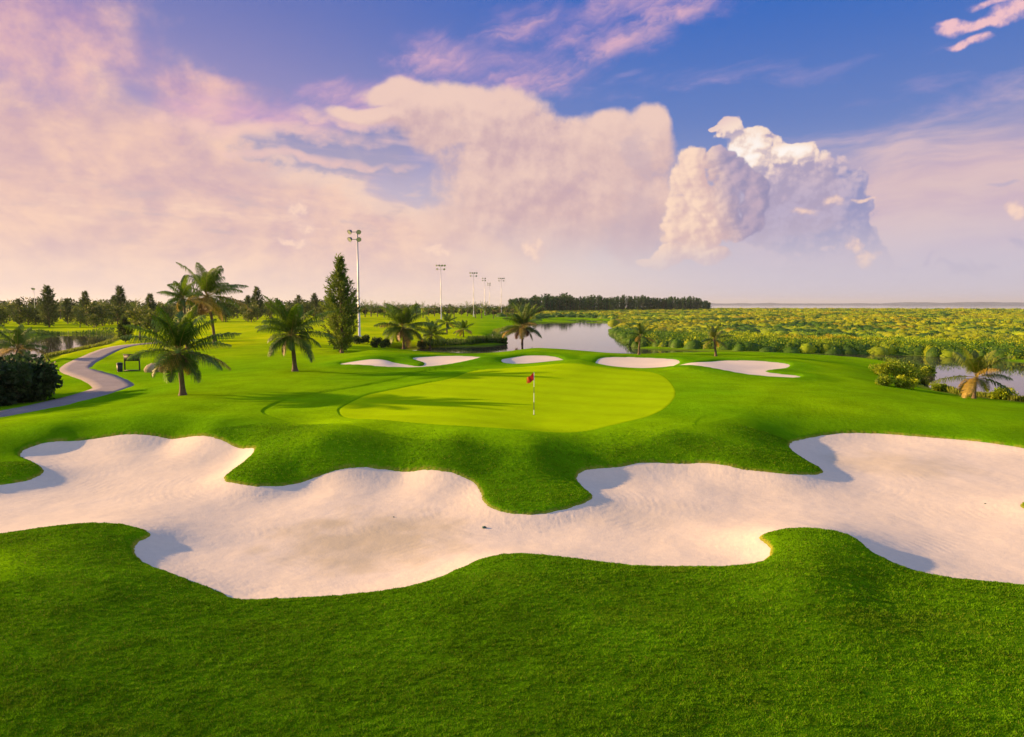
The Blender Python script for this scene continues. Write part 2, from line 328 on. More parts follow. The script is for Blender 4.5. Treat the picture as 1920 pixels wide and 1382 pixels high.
# faint mowing bands on the green
gm_ = M_GREEN.node_tree; b = gm_.nodes['Principled BSDF']; src = b.inputs['Base Color'].links[0].from_socket
gp = gm_.nodes.new('ShaderNodeNewGeometry'); dv = gm_.nodes.new('ShaderNodeVectorMath'); dv.operation = 'DOT_PRODUCT'; dv.inputs[1].default_value = (.42, .91, 0); gm_.links.new(gp.outputs['Position'], dv.inputs[0])
sn = mnode(gm_.nodes, gm_.links, 'SINE', mnode(gm_.nodes, gm_.links, 'MULTIPLY', dv.outputs['Value'], 2.1))
fc = mnode(gm_.nodes, gm_.links, 'MULTIPLY_ADD', mnode(gm_.nodes, gm_.links, 'SMOOTH_MIN', mnode(gm_.nodes, gm_.links, 'MULTIPLY', sn, 3.0), 1.0, .5), .022, 1.0)
vs = gm_.nodes.new('ShaderNodeVectorMath'); vs.operation = 'SCALE'; gm_.links.new(src, vs.inputs[0]); gm_.links.new(fc, vs.inputs['Scale']); gm_.links.new(vs.outputs[0], b.inputs['Base Color'])

# water
M_WATER, nd, lk, b = mat('water', (.05, .045, .035), rough=.03, spec=1)
b.inputs['IOR'].default_value = 2.5
n1 = nd.new('ShaderNodeTexNoise'); n1.inputs['Scale'].default_value = 1.2; n1.inputs['Detail'].default_value = 4
geo = nd.new('ShaderNodeNewGeometry'); mp = nd.new('ShaderNodeMapping'); mp.inputs['Scale'].default_value = (1, 1.8, 1); lk.new(geo.outputs['Position'], mp.inputs['Vector']); lk.new(mp.outputs[0], n1.inputs['Vector'])
bp = nd.new('ShaderNodeBump'); bp.inputs['Distance'].default_value = .0018; lk.new(n1.outputs['Fac'], bp.inputs['Height']); lk.new(bp.outputs[0], b.inputs['Normal'])

# ------------------------------------------------------------------ ground
def mixc(a, b, t): return a*(1-t[..., None]) + b*t[..., None]
rgrid = np.hypot(GX, GY)
col = np.empty(GX.shape+(3,)); col[:] = C_FAIR
n1_ = fbm(GX*.12, GY*.12, 3)-.44
near_rough = 1-sst(.8, 4.0, sdf(P_MAIN, GX, GY, 5.0))
front = 1-sst(17, 19.5, rgrid)
slope = np.clip(np.maximum(near_rough, front), 0, 1)
col = mixc(col, C_ROUGH, slope)
backr = 1-sst(.6, 3.5, F['sdb']); col = mixc(col, C_ROUGH*1.15, backr)
col = mixc(col, C_APRON, (1-sst(-.02, .06, F['sda']))*(1-slope*.35))
farf_lit = sst(70, 120, rgrid)*sst(-.02, -.12, np.arctan2(GX, GY)); col = mixc(col, C_FARF_LIT, farf_lit)  # sunlit tilt of the far fairway painted in as brighter yellow-green
def rbank(a):
    bp_ = np.interp(960+FPX*np.tan(np.clip(a, -.1, 1.0)), [960, 1000, 1040, 1100, 1150, 1152, 1195, 1260, 1400, 1700, 1930, 2600], [596, 600, 596, 597, 600, 625, 650, 653, 659, 664, 676, 735])
    return 6.85*FPX/(bp_-571)/np.cos(np.clip(a, -.1, 1.0))
AG = np.arctan2(GX, GY)
marsh_m = (AG > .03)*(AG < 1.4)*sst(-1, 1, rgrid-rbank(AG)*.985)
col = mixc(col, np.array([.16, .19, .03]), np.clip(marsh_m, 0, 1))
bank = (1-sst(.3, 2.2, F['water'])); col = mixc(col, np.array([.07, .10, .02]), bank*.8)
lit_rim = sst(-.03, .01, F['sdm'])*(1-sst(.05, .11, F['sdm'])); col = mixc(col, np.array([.26, .23, .04]), lit_rim*.7)  # thin sunlit grass edge round the long bunker, painted into the colour
col = col*(1+n1_[..., None]*np.array([.9, .45, 0]))
idx = np.arange(nr*nt).reshape(nr, nt)
fq = np.stack([idx[:-1, :-1], idx[1:, :-1], idx[1:, 1:], idx[:-1, 1:]], -1).reshape(-1, 4)
verts = np.stack([GX, GY, GZ], -1).reshape(-1, 3)
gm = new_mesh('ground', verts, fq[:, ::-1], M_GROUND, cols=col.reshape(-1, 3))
ground = tag(obj('ground', gm), 'undulating mown golf course grass with darker rough round the bunkers', 'ground', kind='structure')

def sheet(name, m, z, material, label, cat, attrs=None):
    q = m[:-1, :-1] | m[1:, :-1] | m[1:, 1:] | m[:-1, 1:]
    f = fq[q.ravel()][:, ::-1]
    used, inv = np.unique(f, return_inverse=True)
    v = np.stack([GX, GY, z], -1).reshape(-1, 3)[used]
    me = new_mesh(name, v, inv.reshape(-1, 4), material, attrs={k: a.ravel()[used] for k, a in (attrs or {}).items()})
    return tag(obj(name, me), label, cat, kind='structure')
def ell(px, py, rx, ry, z=-.95):
    cx, cy = on(px, py, z); ax = abs(on(px+rx, py, z)[0]-cx); ay = abs(on(px, py-ry, z)[1]-cy)
    return ((GX-cx)/ax)**2+((GY-cy)/ay)**2
wn = (fbm(GX*1.3, GY*1.3, 4)-.44)*1.6
damp = np.clip(1-ell(690, 990, 200, 52)+wn, 0, 1)*.62 + np.clip(1-ell(1690, 868, 130, 26)+wn, 0, 1)*.35 + np.clip(1-ell(1180, 950, 160, 25)+wn, 0, 1)*.15
damp = np.clip(damp, 0, .8)
sheet('sand_bunker', (F['sdm'] < .25) & (rgrid < 46), F['sand_main'], M_SAND, 'long winding pale sand bunker across the near side of the green', 'bunker', {'sd': F['sdm'], 'damp': damp})
for i, (p, lb) in enumerate(zip(P_BACK, ['pale bunker with a thin left tail, leftmost of the row behind the green', 'small crescent bunker directly behind the red flag', 'flat oval bunker behind the green between the crescent and the forked one', 'forked pale bunker at the right end of the row behind the green'])):
    sd = sdf(p, GX, GY, 1.0)+edge_jit(GX, GY, .8)
    sheet('sand_bunker', sd < .5, F['sand_back'], M_SAND, lb, 'bunker', {'sd': sd, 'damp': sd*0})
gz = GZ + np.where(F['sdg'] < 0, .012*np.minimum(1, -F['sdg']/.1), -.05*np.minimum(1, F['sdg']/.1))
sheet('putting_green', F['sdg'] < .25, gz, M_GREEN, 'bright closely mown putting green holding the red flag', 'putting green')
# path
L = []; w = 1.35
for i, p in enumerate(PW):
    d = PW[min(i+1, len(PW)-1)]-PW[max(i-1, 0)]; d /= np.linalg.norm(d); nrm = np.array([-d[1], d[0]])
    L.append([p+nrm*w*t for t in (-1, -.5, 0, .5, 1)])
L = np.array(L); hz, _ = heights(L[..., 0], L[..., 1])
hz = np.mean(hz, axis=1, keepdims=True)*np.ones((1, 5))*.6+hz*.4+.05
hz[:, [0, 4]] -= .0
top = np.concatenate([L, hz[..., None]], -1)
lo = top[:, [0, 4]].copy(); lo[..., 2] -= .25
g5 = np.concatenate([lo[:, :1], top, lo[:, 1:]], 1)
ii = np.arange(g5.shape[0]*7).reshape(-1, 7)
pf = np.stack([ii[:-1, :-1], ii[1:, :-1], ii[1:, 1:], ii[:-1, 1:]], -1).reshape(-1, 4)
tag(obj('path', new_mesh('path', g5.reshape(-1, 3), pf, M_ASPH, smooth=False)), 'grey cart path winding along the pond on the left', 'path', kind='structure')
# water
wv = [(-60000, -500, WATER_Z), (60000, -500, WATER_Z), (60000, 60000, WATER_Z), (-60000, 60000, WATER_Z)]
tag(obj('water', new_mesh('water', wv, [(0, 1, 2, 3)], M_WATER)), 'still pink reflecting water of ponds, channel and far sea', 'water', kind='structure')
# far hills across the sea
def hills():
    xs = np.linspace(2800, 17000, 420); V = []; Fc = []
    top = 60+130*np.clip(fbm(xs/900, xs*0, 5)-.42, 0, 1)*2.2
    top = .5*top*np.clip(1.15-(xs-2800)/22000, .3, 1)*sst(2800, 3600, xs)
    for k, (dy, f) in enumerate(((0, 0), (350, .75), (700, 1.0), (1200, .8), (2200, 0))):
        for x, t in zip(xs, top): V.append((x, 12500+dy+1200*math.sin(x/3000), WATER_Z-1+t*f))
    n = len(xs); id_ = np.arange(5*n).reshape(5, n)
    Fc = np.stack([id_[:-1, :-1], id_[:-1, 1:], id_[1:, 1:], id_[1:, :-1]], -1).reshape(-1, 4)
    return new_mesh('hills', V, Fc, M_HILL)
tag(obj('hills', hills()), 'low faint blue hills far across the sea', 'hills', kind='structure')

# ------------------------------------------------------------------ placing
def ground_at(px, py):
    d = ray(px, py); t = np.geomspace(6, 1500, 900)
    X, Y, Zr = d[0]*t, d[1]*t, CAMZ+d[2]*t
    z, _ = heights(X, Y)
    h = np.where(Zr <= z)[0]
    i = h[0] if len(h) else len(t)-1
    if i > 0 and len(h):
        a, b_ = (Zr-z)[i-1], (z-Zr)[i]; k = a/(a+b_+1e-9); tt = t[i-1]+(t[i]-t[i-1])*k
    else: tt = t[i]
    x, y = d[0]*tt, d[1]*tt; z, _ = heights(np.array([x]), np.array([y]))
    return np.array([x, y, float(z[0])])
def at_r(px, r):
    d = ray(px, 571); d = d/np.hypot(d[0], d[1]); x, y = d[0]*r, d[1]*r
    z, _ = heights(np.array([x]), np.array([y])); return np.array([x, y, float(z[0])])
def ppm(p): return FPX/np.hypot(p[0]*.0+p[1], 0)      # photo pixels per metre at that depth

class MB:
    def __init__(s): s.v = []; s.q = []; s.c = []; s.n = 0
    def add(s, V, Q, C):
        V = np.asarray(V, float).reshape(-1, 3); Q = np.asarray(Q, int)
        C = np.asarray(C, float); C = np.broadcast_to(C, (len(V), 3)) if C.ndim == 1 else C
        s.v.append(V); s.q.append(Q+s.n); s.c.append(C); s.n += len(V)
    def mesh(s, name, m, smooth=False):
        return new_mesh(name, np.vstack(s.v), np.vstack(s.q), m, smooth, cols=np.vstack(s.c))
def tube(pts, rad, k=8, cap=True):
    pts = np.asarray(pts, float); rad = np.broadcast_to(rad, (len(pts),)); V = []
    for i, p in enumerate(pts):
        t = pts[min(i+1, len(pts)-1)]-pts[max(i-1, 0)]; t /= np.linalg.norm(t)+1e-9
        a = np.cross(t, [0, 0, 1.0]) if abs(t[2]) < .95 else np.cross(t, [1.0, 0, 0]); a /= np.linalg.norm(a); b = np.cross(t, a)
        for j in range(k):
            g = 2*math.pi*j/k; V.append(p+(a*math.cos(g)+b*math.sin(g))*rad[i])
    Q = []
    for i in range(len(pts)-1):
        for j in range(k):
            Q.append((i*k+j, i*k+(j+1) % k, (i+1)*k+(j+1) % k, (i+1)*k+j))
    if cap:
        for i in (0, len(pts)-1):
            V.append(pts[i]); c = len(V)-1
            for j in range(0, k, 2): Q.append((c, i*k+j, i*k+(j+1) % k, i*k+(j+2) % k))
    return np.array(V), Q
def box(c, s):
    c = np.array(c, float); s = np.array(s, float)/2
    V = [c+s*np.array(u) for u in ((-1,-1,-1),(1,-1,-1),(1,1,-1),(-1,1,-1),(-1,-1,1),(1,-1,1),(1,1,1),(-1,1,1))]
    return V, [(0,3,2,1),(4,5,6,7),(0,1,5,4),(1,2,6,5),(2,3,7,6),(3,0,4,7)]
def leaves(P, size, D=None, rng=RNG, asp=.5, up=.0):
    """one kite-shaped leaf at each point"""
    n = len(P); size = np.broadcast_to(size, (n,))
    if D is None: D = rng.normal(size=(n, 3)); D[:, 2] += up
    D = D/np.linalg.norm(D, axis=1, keepdims=True)
    Rn = rng.normal(size=(n, 3)); Sd = np.cross(D, Rn); Sd /= np.linalg.norm(Sd, axis=1, keepdims=True)
    a = P; b_ = P+D*size[:, None]*.5+Sd*size[:, None]*asp*.5; c = P+D*size[:, None]; d = P+D*size[:, None]*.5-Sd*size[:, None]*asp*.5
    V = np.stack([a, b_, c, d], 1).reshape(-1, 3); Q = np.arange(4*n).reshape(n, 4)
    return V, Q
def rep4(C): return np.repeat(C, 4, axis=0)

# ------------------------------------------------------------------ palms
def palm_meshes(height, frondL, nf, seed, lean=(.3, 0), colA=(.15, .25, .01), colB=(.035, .10, .008), trunk_h=None, wind=.3, dens=46, pale=.12, stout=1.0):
    rg = np.random.default_rng(seed)
    th_ = trunk_h if trunk_h is not None else height*.55
    t = np.linspace(0, 1, 12); pts = np.c_[lean[0]*t**1.6, lean[1]*t**1.6, th_*t]
    rad = (.17-.06*t+.12*np.exp(-t*9))*stout*(1+.07*np.sin(t*60))
    rad[-2:] *= 1.35
    tr = MB(); V, Q = tube(pts, rad, 9); tr.add(V, Q, (.2, .15, .1))
    cr = MB(); top = pts[-1]
    dr = rg.uniform(.75, 1.15) if nf > 18 else rg.uniform(.65, .85)
    for f in range(nf+(2 if nf > 20 else 0)):
        u = min(1.25, (f+.5)/nf); dead = f >= nf
        az = f*2.39996+rg.uniform(-.55, .55)
        el = math.radians(86-116*u**1.0+rg.uniform(-13, 13))
        Lf = (.7 if dead else 1)*frondL*(.72+.38*math.sin(math.pi*min(1, u*.9+.12)))*rg.uniform(.78, 1.15)
        n = 13; p = top.copy()+np.array([0, 0, .05]); P = [p]; e = el
        dirh = np.array([math.sin(az), math.cos(az), 0])
        for k in range(n):
            e -= dr*(.020+.095*(k/n))*(.75+.45*u)*(1 if e > -1.25 else .1)
            d = dirh*math.cos(e)+np.array([0, 0, math.sin(e)])+np.array([wind*.10*(k/n), 0, 0])
            d /= np.linalg.norm(d); p = p+d*Lf/n; P.append(p)
        P = np.array(P)
        g = rg.uniform(0, 1); yel = rg.uniform() < pale*1.6 and u > .55
        base = np.array(colA)*(1-g)+np.array(colB)*g
        if yel: base = np.array([.34, .25, .04])
        if dead: base = np.array([.20, .12, .05])
        rc = np.array([.28, .24, .06])
        V, Q = tube(P, np.linspace(.035, .006, n+1)*stout, 4, False); cr.add(V, Q, rc)
        s = np.linspace(.16, .995, dens); xs = s*n; i0 = np.minimum(xs.astype(int), n-1); fr = xs-i0
        B_ = P[i0]*(1-fr[:, None])+P[i0+1]*fr[:, None]; T = P[i0+1]-P[i0]; T /= np.linalg.norm(T, axis=1, keepdims=True)
        side = np.cross(T, [0, 0, 1.0]); side /= np.linalg.norm(side, axis=1, keepdims=True)+1e-9
        upv = np.cross(side, T)
        ll = frondL*.26*np.sin(np.pi*np.clip(s*.86+.14, 0, 1))**.6*rg.uniform(.85, 1.15, dens)
        for sg in (-1, 1):
            d1 = side*sg*.8+T*.55+upv*rg.uniform(-.05, .35, (dens, 1)); d1 /= np.linalg.norm(d1, axis=1, keepdims=True)
            d2 = d1*.72+np.array([wind*.2, 0, -1.5]); d2 /= np.linalg.norm(d2, axis=1, keepdims=True)
            m1 = B_+d1*ll[:, None]*.5; m2 = m1+d2*ll[:, None]*.62
            wv_ = T*(.022*frondL/3+.007); A_ = B_-wv_; Bb = B_+wv_; C_ = m1+wv_*.9; D_ = m1-wv_*.9
            V = np.stack([A_, Bb, C_, D_, m2+wv_*.15, m2-wv_*.15], 1).reshape(-1, 3)
            k6 = np.arange(dens)[:, None]*6
            Q = np.vstack([k6+np.array([0, 1, 2, 3]), k6+np.array([3, 2, 4, 5])])
            cv = base*rg.uniform(.75, 1.25, (dens, 1)); cr.add(V, Q, np.repeat(cv, 6, axis=0))
    tm = tr.mesh('trunk', M_PBARK, True); cm = cr.mesh('crown', M_PALM, False)
    return tm, cm
def palm(name, px, py, topy, label, seed, group=None, crown_frac=.42, sc_w=1.0, r=None, **kw):
    p = ground_at(px, py) if r is None else at_r(px, r)
    H = (py-topy)/ppm(p) if r is None else kw.pop('H')
    th_ = H*(1-crown_frac); fl = H*crown_frac*1.12*sc_w
    tm, cm = palm_meshes(H, fl, kw.pop('nf', 24), seed, trunk_h=th_, stout=max(.7, min(1.25, H/6)), **kw)
    e = empty(name, p-np.array([0, 0, .05])); part('trunk', tm, e); part('crown', cm, e)
    tag(e, label, 'palm tree', group); return e
GP = 'coconut palms standing round the golf green'
palm('palm_tree', 343, 741, 556, 'nearest leafy palm on the left ridge with drooping low fronds', 11, GP, crown_frac=.56, lean=(-.15, 0), nf=30, sc_w=.85)
palm('palm_tree', 553, 696, 544, 'palm on open turf left of the dark conifer, short dark trunk', 12, GP, crown_frac=.55, lean=(-.2, 0), nf=32, sc_w=.82)
palm('palm_tree', 403, 646, 487, 'tallest palm, wind swept crown above the left palm, slim trunk', 13, GP, crown_frac=.44, lean=(-.8, 0), nf=30, sc_w=.95, wind=1.2)
palm('palm_tree', 352, 655, 508, 'thin crowned tall palm rising behind the nearest left palm', 14, GP, crown_frac=.36, lean=(-.3, 0), nf=18, sc_w=.8)
palm('palm_tree', 757, 655, 553, 'bushy palm beside the rear mound between pole and channel', 15, GP, crown_frac=.6, lean=(0, 0), nf=32, sc_w=.85)
palm('palm_tree', 806, 650, 588, 'short spreading palm just right of the bushy rear palm', 29, GP, crown_frac=.65, lean=(.3, 0), nf=18, sc_w=.8)
palm('palm_tree', 838, 624, 577, 'small palm on the far fairway under the second light pole', 16, GP, crown_frac=.6, lean=(0, 0), nf=18, sc_w=.8)
palm('palm_tree', 869, 632, 594, 'little golden palm on the grassy point beside the channel', 17, GP, crown_frac=.65, lean=(0, 0), nf=16, sc_w=.9, pale=.35)
palm('palm_tree', 979, 652, 564, 'palm on the rear mound in front of the pink channel, left of the flag', 18, GP, crown_frac=.56, lean=(0.1, 0), nf=26, sc_w=.9)
palm('palm_tree', 1198, 665, 590, 'small thin palm at the right end of the open channel', 19, GP, crown_frac=.55, lean=(.1, 0), nf=15, sc_w=.72)
palm('palm_tree', 1342, 668, 588, 'sparse pale stemmed palm standing against the marsh shrubs', 20, GP, crown_frac=.6, lean=(-.2, 0), nf=12, sc_w=.6, colA=(.2, .22, .03))
palm('palm_tree', 1826, 747, 640, 'sunlit open palm at the edge of the right hand pond', 21, GP, crown_frac=.62, lean=(.05, 0), nf=17, sc_w=.95, pale=.25, colA=(.22, .27, .02))
palm('palm_tree', 28, 690, 596, 'yellowish palm behind the dark shrubs at the left pond', 22, GP, crown_frac=.6, lean=(.5, 0), nf=20, sc_w=.9, pale=.35)

# ------------------------------------------------------------------ casuarina (feathery conifer)
def casuarina_meshes(H, prof, seed, nb=170, nl=85, colA=(.075, .12, .025), colB=(.02, .05, .015), lsz=.32, jit=.2):
    rg = np.random.default_rng(seed)
    tr = MB(); z = np.linspace(0, 1, 10); V, Q = tube(np.c_[.1*np.sin(z*3), 0*z, z*H*.97], .02*H*(1-z*.93)+.01, 7); tr.add(V, Q, (.15, .11, .07))
    cr = MB(); ptsL = []; dirL = []; colL = []
    zs, rs = np.array([p[0] for p in prof]), np.array([p[1] for p in prof])
    for b_ in range(nb):
        t = (b_+.5)/nb; t = .04+.95*t**1.05; az = b_*2.39996+rg.uniform(-.4, .4); R_ = np.interp(t, zs, rs)*H*rg.uniform(1-jit, 1+jit)
        s = np.linspace(0, 1, 6); rise = R_*.8*s**1.6+.02*H*s
        bx = np.c_[np.sin(az)*R_*s, np.cos(az)*R_*s, t*H-.035*H+rise]
        V, Q = tube(bx, np.linspace(.006, .0015, 6)*H*.6, 3, False); cr.add(V, Q, (.09, .08, .04))
        n = int(nl*(.35+.65*min(1, R_/(.16*H))))
        u = rg.uniform(.15, 1, n)**.8; i = u*5; i0 = np.minimum(i.astype(int), 4); f = (i-i0)[:, None]
        P = bx[i0]*(1-f)+bx[i0+1]*f+rg.normal(size=(n, 3))*.012*H
        D = np.c_[np.sin(az)*np.ones(n), np.cos(az)*np.ones(n), np.full(n, .9)]+rg.normal(size=(n, 3))*.55
        g = rg.uniform(0, 1); c = np.array(colA)*g+np.array(colB)*(1-g)
        ptsL.append(P); dirL.append(D); colL.append(c*rg.uniform(.7, 1.3, (n, 1)))
    P = np.vstack(ptsL); D = np.vstack(dirL); C_ = np.vstack(colL)
    V, Q = leaves(P, rg.uniform(.6, 1.4, len(P))*lsz, D, rg, asp=.22); cr.add(V, Q, rep4(C_))
    return tr.mesh('trunk', M_BARK, True), cr.mesh('crown', M_LEAF, False)
PROF = [(0, .05), (.06, .10), (.2, .165), (.38, .17), (.5, .12), (.58, .10), (.66, .11), (.74, .055), (.85, .03), (1, .005)]
p = ground_at(641, 662); H = (662-481)/ppm(p)
tm, cm = casuarina_meshes(H, PROF, 5, nb=120, nl=110, lsz=.42, colA=(.21, .28, .03), colB=(.06, .12, .02), jit=.4)
e = empty('casuarina_tree', p); part('trunk', tm, e); part('crown', cm, e)
tag(e, 'tall dark feathery conifer with pointed top left of the nearest light pole', 'conifer')

# ------------------------------------------------------------------ rounded trees and shrubs
def round_tree_meshes(H, W_, seed, nclump=16, nl=90, trunk=.3, lsz=.35, colA=(.10, .16, .02), colB=(.03, .065, .015), flat=.75):
    rg = np.random.default_rng(seed); tr = MB(); cr = MB()
    V, Q = tube([(0, 0, 0), (.03*H, 0, H*trunk), (.0, .02*H, H*.7)], [.035*H, .025*H, .012*H], 6); tr.add(V, Q, (.15, .1, .07))
    for k in range(nclump):
        a = rg.uniform(0, 6.28); q = math.sqrt(rg.uniform(0, 1)); zc = rg.uniform(trunk+.1, .88)
        rad = W_*.5*math.sqrt(max(.05, 1-((zc-.55)/.5)**2))*.75*q
        c = np.array([math.sin(a)*rad, math.cos(a)*rad, H*zc]); rc = rg.uniform(.14, .24)*W_
        if k % 3 == 0: V, Q = tube([(0, 0, H*trunk), c*.6+np.array([0, 0, H*trunk*.4]), c], [.016*H, .01*H, .005*H], 4, False); tr.add(V, Q, (.15, .1, .07))
        d = rg.normal(size=(nl, 3)); d /= np.linalg.norm(d, axis=1, keepdims=True); P = c+d*rc*rg.uniform(.45, 1.05, (nl, 1))*np.array([1, 1, flat])
        g = rg.uniform(0, 1); cv = (np.array(colA)*g+np.array(colB)*(1-g))*rg.uniform(.7, 1.3, (nl, 1))
        V, Q = leaves(P, rg.uniform(.6, 1.3, nl)*lsz, d+rg.normal(size=(nl, 3))*.8, rg, asp=.55); cr.add(V, Q, rep4(cv))
    return tr.mesh('trunk', M_BARK, True), cr.mesh('crown', M_LEAF, False)
def thing2(name, tm, cm, p, parts=('trunk', 'crown')):
    e = empty(name, p); part(parts[0], tm, e); part(parts[1], cm, e); return e

# dark shrubs by the path at the left edge
DK = dict(colA=(.06, .12, .03), colB=(.012, .03, .012))
for i, (px, py, ty, lb) in enumerate([(62, 752, 676, 'dark dense shrub at the path edge, rightmost of the left shrub bank'), (14, 758, 672, 'dark dense shrub second in from the path at the left edge'), (-38, 762, 668, 'dark dense shrub at the very left edge of the view'), (34, 741, 668, 'dark shrub behind the front shrubs by the left pond')]):
    p = ground_at(px, py); H = (py-ty)/ppm(p)
    tm, cm = round_tree_meshes(H, H*1.25, 40+i, nclump=30, nl=170, trunk=.05, lsz=.3, **DK)
    # skirt of leaves to the ground
    e = thing2('shrub', tm, cm, p, ('stem', 'foliage')); tag(e, lb, 'shrub', 'dark shrubs beside the cart path')
# low bushes around the nearest light pole and behind the mound
for i, (px, py, ty, lb) in enumerate([(668, 645, 629, 'round dark bush at the left foot of the nearest light pole'), (684, 645, 629, 'round dark bush at the right foot of the nearest light pole'), (706, 652, 634, 'low bush between the nearest light pole and the bushy rear palm'), (722, 653, 637, 'low rounded bush left of the bushy rear palm'), (640, 660, 640, 'low bush under the dark feathery conifer'), (790, 655, 640, 'low green bush at the foot of the short spreading palm')]):
    p = ground_at(px, py); H = (py-ty)/ppm(p)
    tm, cm = round_tree_meshes(H, H*1.25, 60+i, nclump=14, nl=90, trunk=.1, lsz=.22, colA=(.08, .13, .02), colB=(.025, .06, .015))
    tag(thing2('bush', tm, cm, p, ('stem', 'foliage')), lb, 'bush', 'low bushes beyond the green')
# bright shrubs on the spit by the right pond
for i, (px, py, ty, lb) in enumerate([(1680, 712, 676, 'bright yellow green shrub at the left corner of the right pond'), (1652, 704, 684, 'small shrub left of the bright shrub by the right pond'), (1716, 719, 692, 'low spreading shrub right of the bright shrub by the right pond'), (1738, 703, 690, 'flat dark shrub on the spit reaching into the right pond'), (1698, 728, 708, 'low leafy shrub on the bank below the bright shrub'), (1760, 733, 722, 'tuft of bank plants left of the sunlit open palm'), (1880, 749, 728, 'thin reedy shrub right of the sunlit open palm'), (1655, 722, 706, 'low shrub on the shaded slope left of the right pond')]):
    p = ground_at(px, py); H = max(.5, (py-ty)/ppm(p))
    tm, cm = round_tree_meshes(H, H*2.1, 80+i, nclump=18, nl=120, trunk=.05, lsz=.17, colA=(.42, .5, .01), colB=(.13, .24, .01))
    tag(thing2('shrub', tm, cm, p, ('stem', 'foliage')), lb, 'shrub', 'shrubs on the bank of the right pond')
# trees just outside the frame whose shade crosses the path
for i, (x, y, h, lb) in enumerate([(-42, 44.8, 5.6, 'broad tree left of the dark shrubs shading the cart path'), (-37, 40.2, 4.6, 'smaller tree beside the broad tree shading the cart path')]):
    zz, _ = heights(np.array([float(x)]), np.array([float(y)]))
    tm, cm = round_tree_meshes(h, h*1.3, 140+i, nclump=22, nl=90, lsz=.3)
    tag(thing2('shade_tree', tm, cm, (x, y, float(zz[0]))), lb, 'tree')
# small trees by the bend of the path
p = ground_at(235, 642); H = 44/ppm(p); tm, cm = casuarina_meshes(H, [(0, .1), (.2, .26), (.5, .2), (.8, .1), (1, .02)], 71, nb=60, nl=40, lsz=.5)
tag(thing2('pine_tree', tm, cm, p), 'small dark layered pine beside the far bend of the cart path', 'tree')
for i, (px, py, ty, w, lb) in enumerate([(262, 638, 573, 1.0, 'leaning open tree right of the small layered pine'), (292, 642, 582, .9, 'rounded young tree between the leaning tree and the palms'), (176, 615, 588, 1.2, 'small sunlit tree on the far bank of the left pond, right one'), (150, 614, 590, 1.2, 'small sunlit tree on the far bank of the left pond, left one')]):
    p = ground_at(px, py); H = (py-ty)/ppm(p)
    tm, cm = round_tree_meshes(H, H*w, 90+i, nclump=18, nl=70, lsz=.06*H+.1, colA=(.16, .2, .02), colB=(.05, .09, .015))
    tag(thing2('young_tree', tm, cm, p), lb, 'tree')

# tree belts: prototypes then copies
ORD = ['first', 'second', 'third', 'fourth', 'fifth', 'sixth', 'seventh', 'eighth', 'ninth', 'tenth', 'eleventh', 'twelfth', 'thirteenth', 'fourteenth', 'fifteenth', 'sixteenth', 'seventeenth', 'eighteenth', 'nineteenth', 'twentieth', 'twenty first', 'twenty second', 'twenty third', 'twenty fourth', 'twenty fifth', 'twenty sixth', 'twenty seventh', 'twenty eighth', 'twenty ninth', 'thirtieth', 'thirty first', 'thirty second', 'thirty third', 'thirty fourth', 'thirty fifth', 'thirty sixth', 'thirty seventh', 'thirty eighth', 'thirty ninth', 'fortieth']
def belt(protoset, items, name, cat, fmt, group):
    """items: (px, r, height); prototypes are 10 m high meshes"""
    made = {}
    for i, (px, r, h) in enumerate(sorted(items)):
        k = i % len(protoset); p = at_r(px, r)
        if k not in made:
            e = thing2(name, protoset[k][0], protoset[k][1], p); e.scale = (h/10,)*3; e.rotation_euler = (0, 0, i*1.7); made[k] = e
        else: e = copy_tree(made[k], p, i*1.7, h/10)
        tag(e, fmt % ORD[i], cat, group)
rs_ = np.random.default_rng(3)
cas = [casuarina_meshes(10, [(0, .08), (.1, .2), (.3, .2), (.6, .12), (.85, .05), (1, .01)], 200+i, nb=70, nl=45, lsz=.75, colA=(.13, .17, .04), colB=(.04, .08, .03), jit=.4) for i in range(3)]
belt(cas, [(90, 230, 11.5), (34, 260, 8), (160, 240, 10), (226, 260, 12), (214, 270, 9), (282, 260, 9.5), (125, 265, 8), (482, 270, 12), (465, 280, 9), (560, 280, 9), (-40, 240, 9), (590, 290, 10)], 'casuarina_tree', 'conifer', '%s pointed conifer from the left in the belt beyond the left pond', 'conifers in the far left tree belt')
rnd = [round_tree_meshes(10, 11, 210+i, nclump=26, nl=60, trunk=.12, lsz=.9, flat=1.2, colA=(.17, .21, .025), colB=(.04, .08, .018)) for i in range(3)]
items = [(x+rs_.uniform(-8, 8), 235+rs_.uniform(-15, 120), rs_.uniform(4.6, 7.4)) for x in np.linspace(-50, 640, 38) if not (88 < x < 118 or 138 < x < 165)]
belt(rnd, items, 'broadleaf_tree', 'tree', '%s rounded tree from the left in the belt beyond the left pond', 'rounded trees in the far left belt')
pl = [palm_meshes(10, 5.2, 16, 220+i, trunk_h=5.6, dens=14, stout=1.6, pale=.1) for i in range(3)]
items = [(x+rs_.uniform(-3, 3), 330+rs_.uniform(-30, 60), rs_.uniform(6, 8.2)) for x in np.linspace(684, 985, 26)]
belt(pl, items, 'palm_tree', 'palm tree', '%s palm from the left in the distant row right of the nearest light pole', 'palms in the distant row')
rnd2 = [round_tree_meshes(10, 13, 230+i, nclump=20, nl=50, trunk=.08, lsz=1.3, colA=(.07, .10, .02), colB=(.022, .045, .018)) for i in range(2)]
items = [(x+rs_.uniform(-4, 4), 390+rs_.uniform(0, 60), rs_.uniform(4.5, 6.2)) for x in np.linspace(655, 1010, 26)]
belt(rnd2, items, 'broadleaf_tree', 'tree', '%s low tree from the left in the hedge behind the distant palms', 'low trees behind the distant palms')

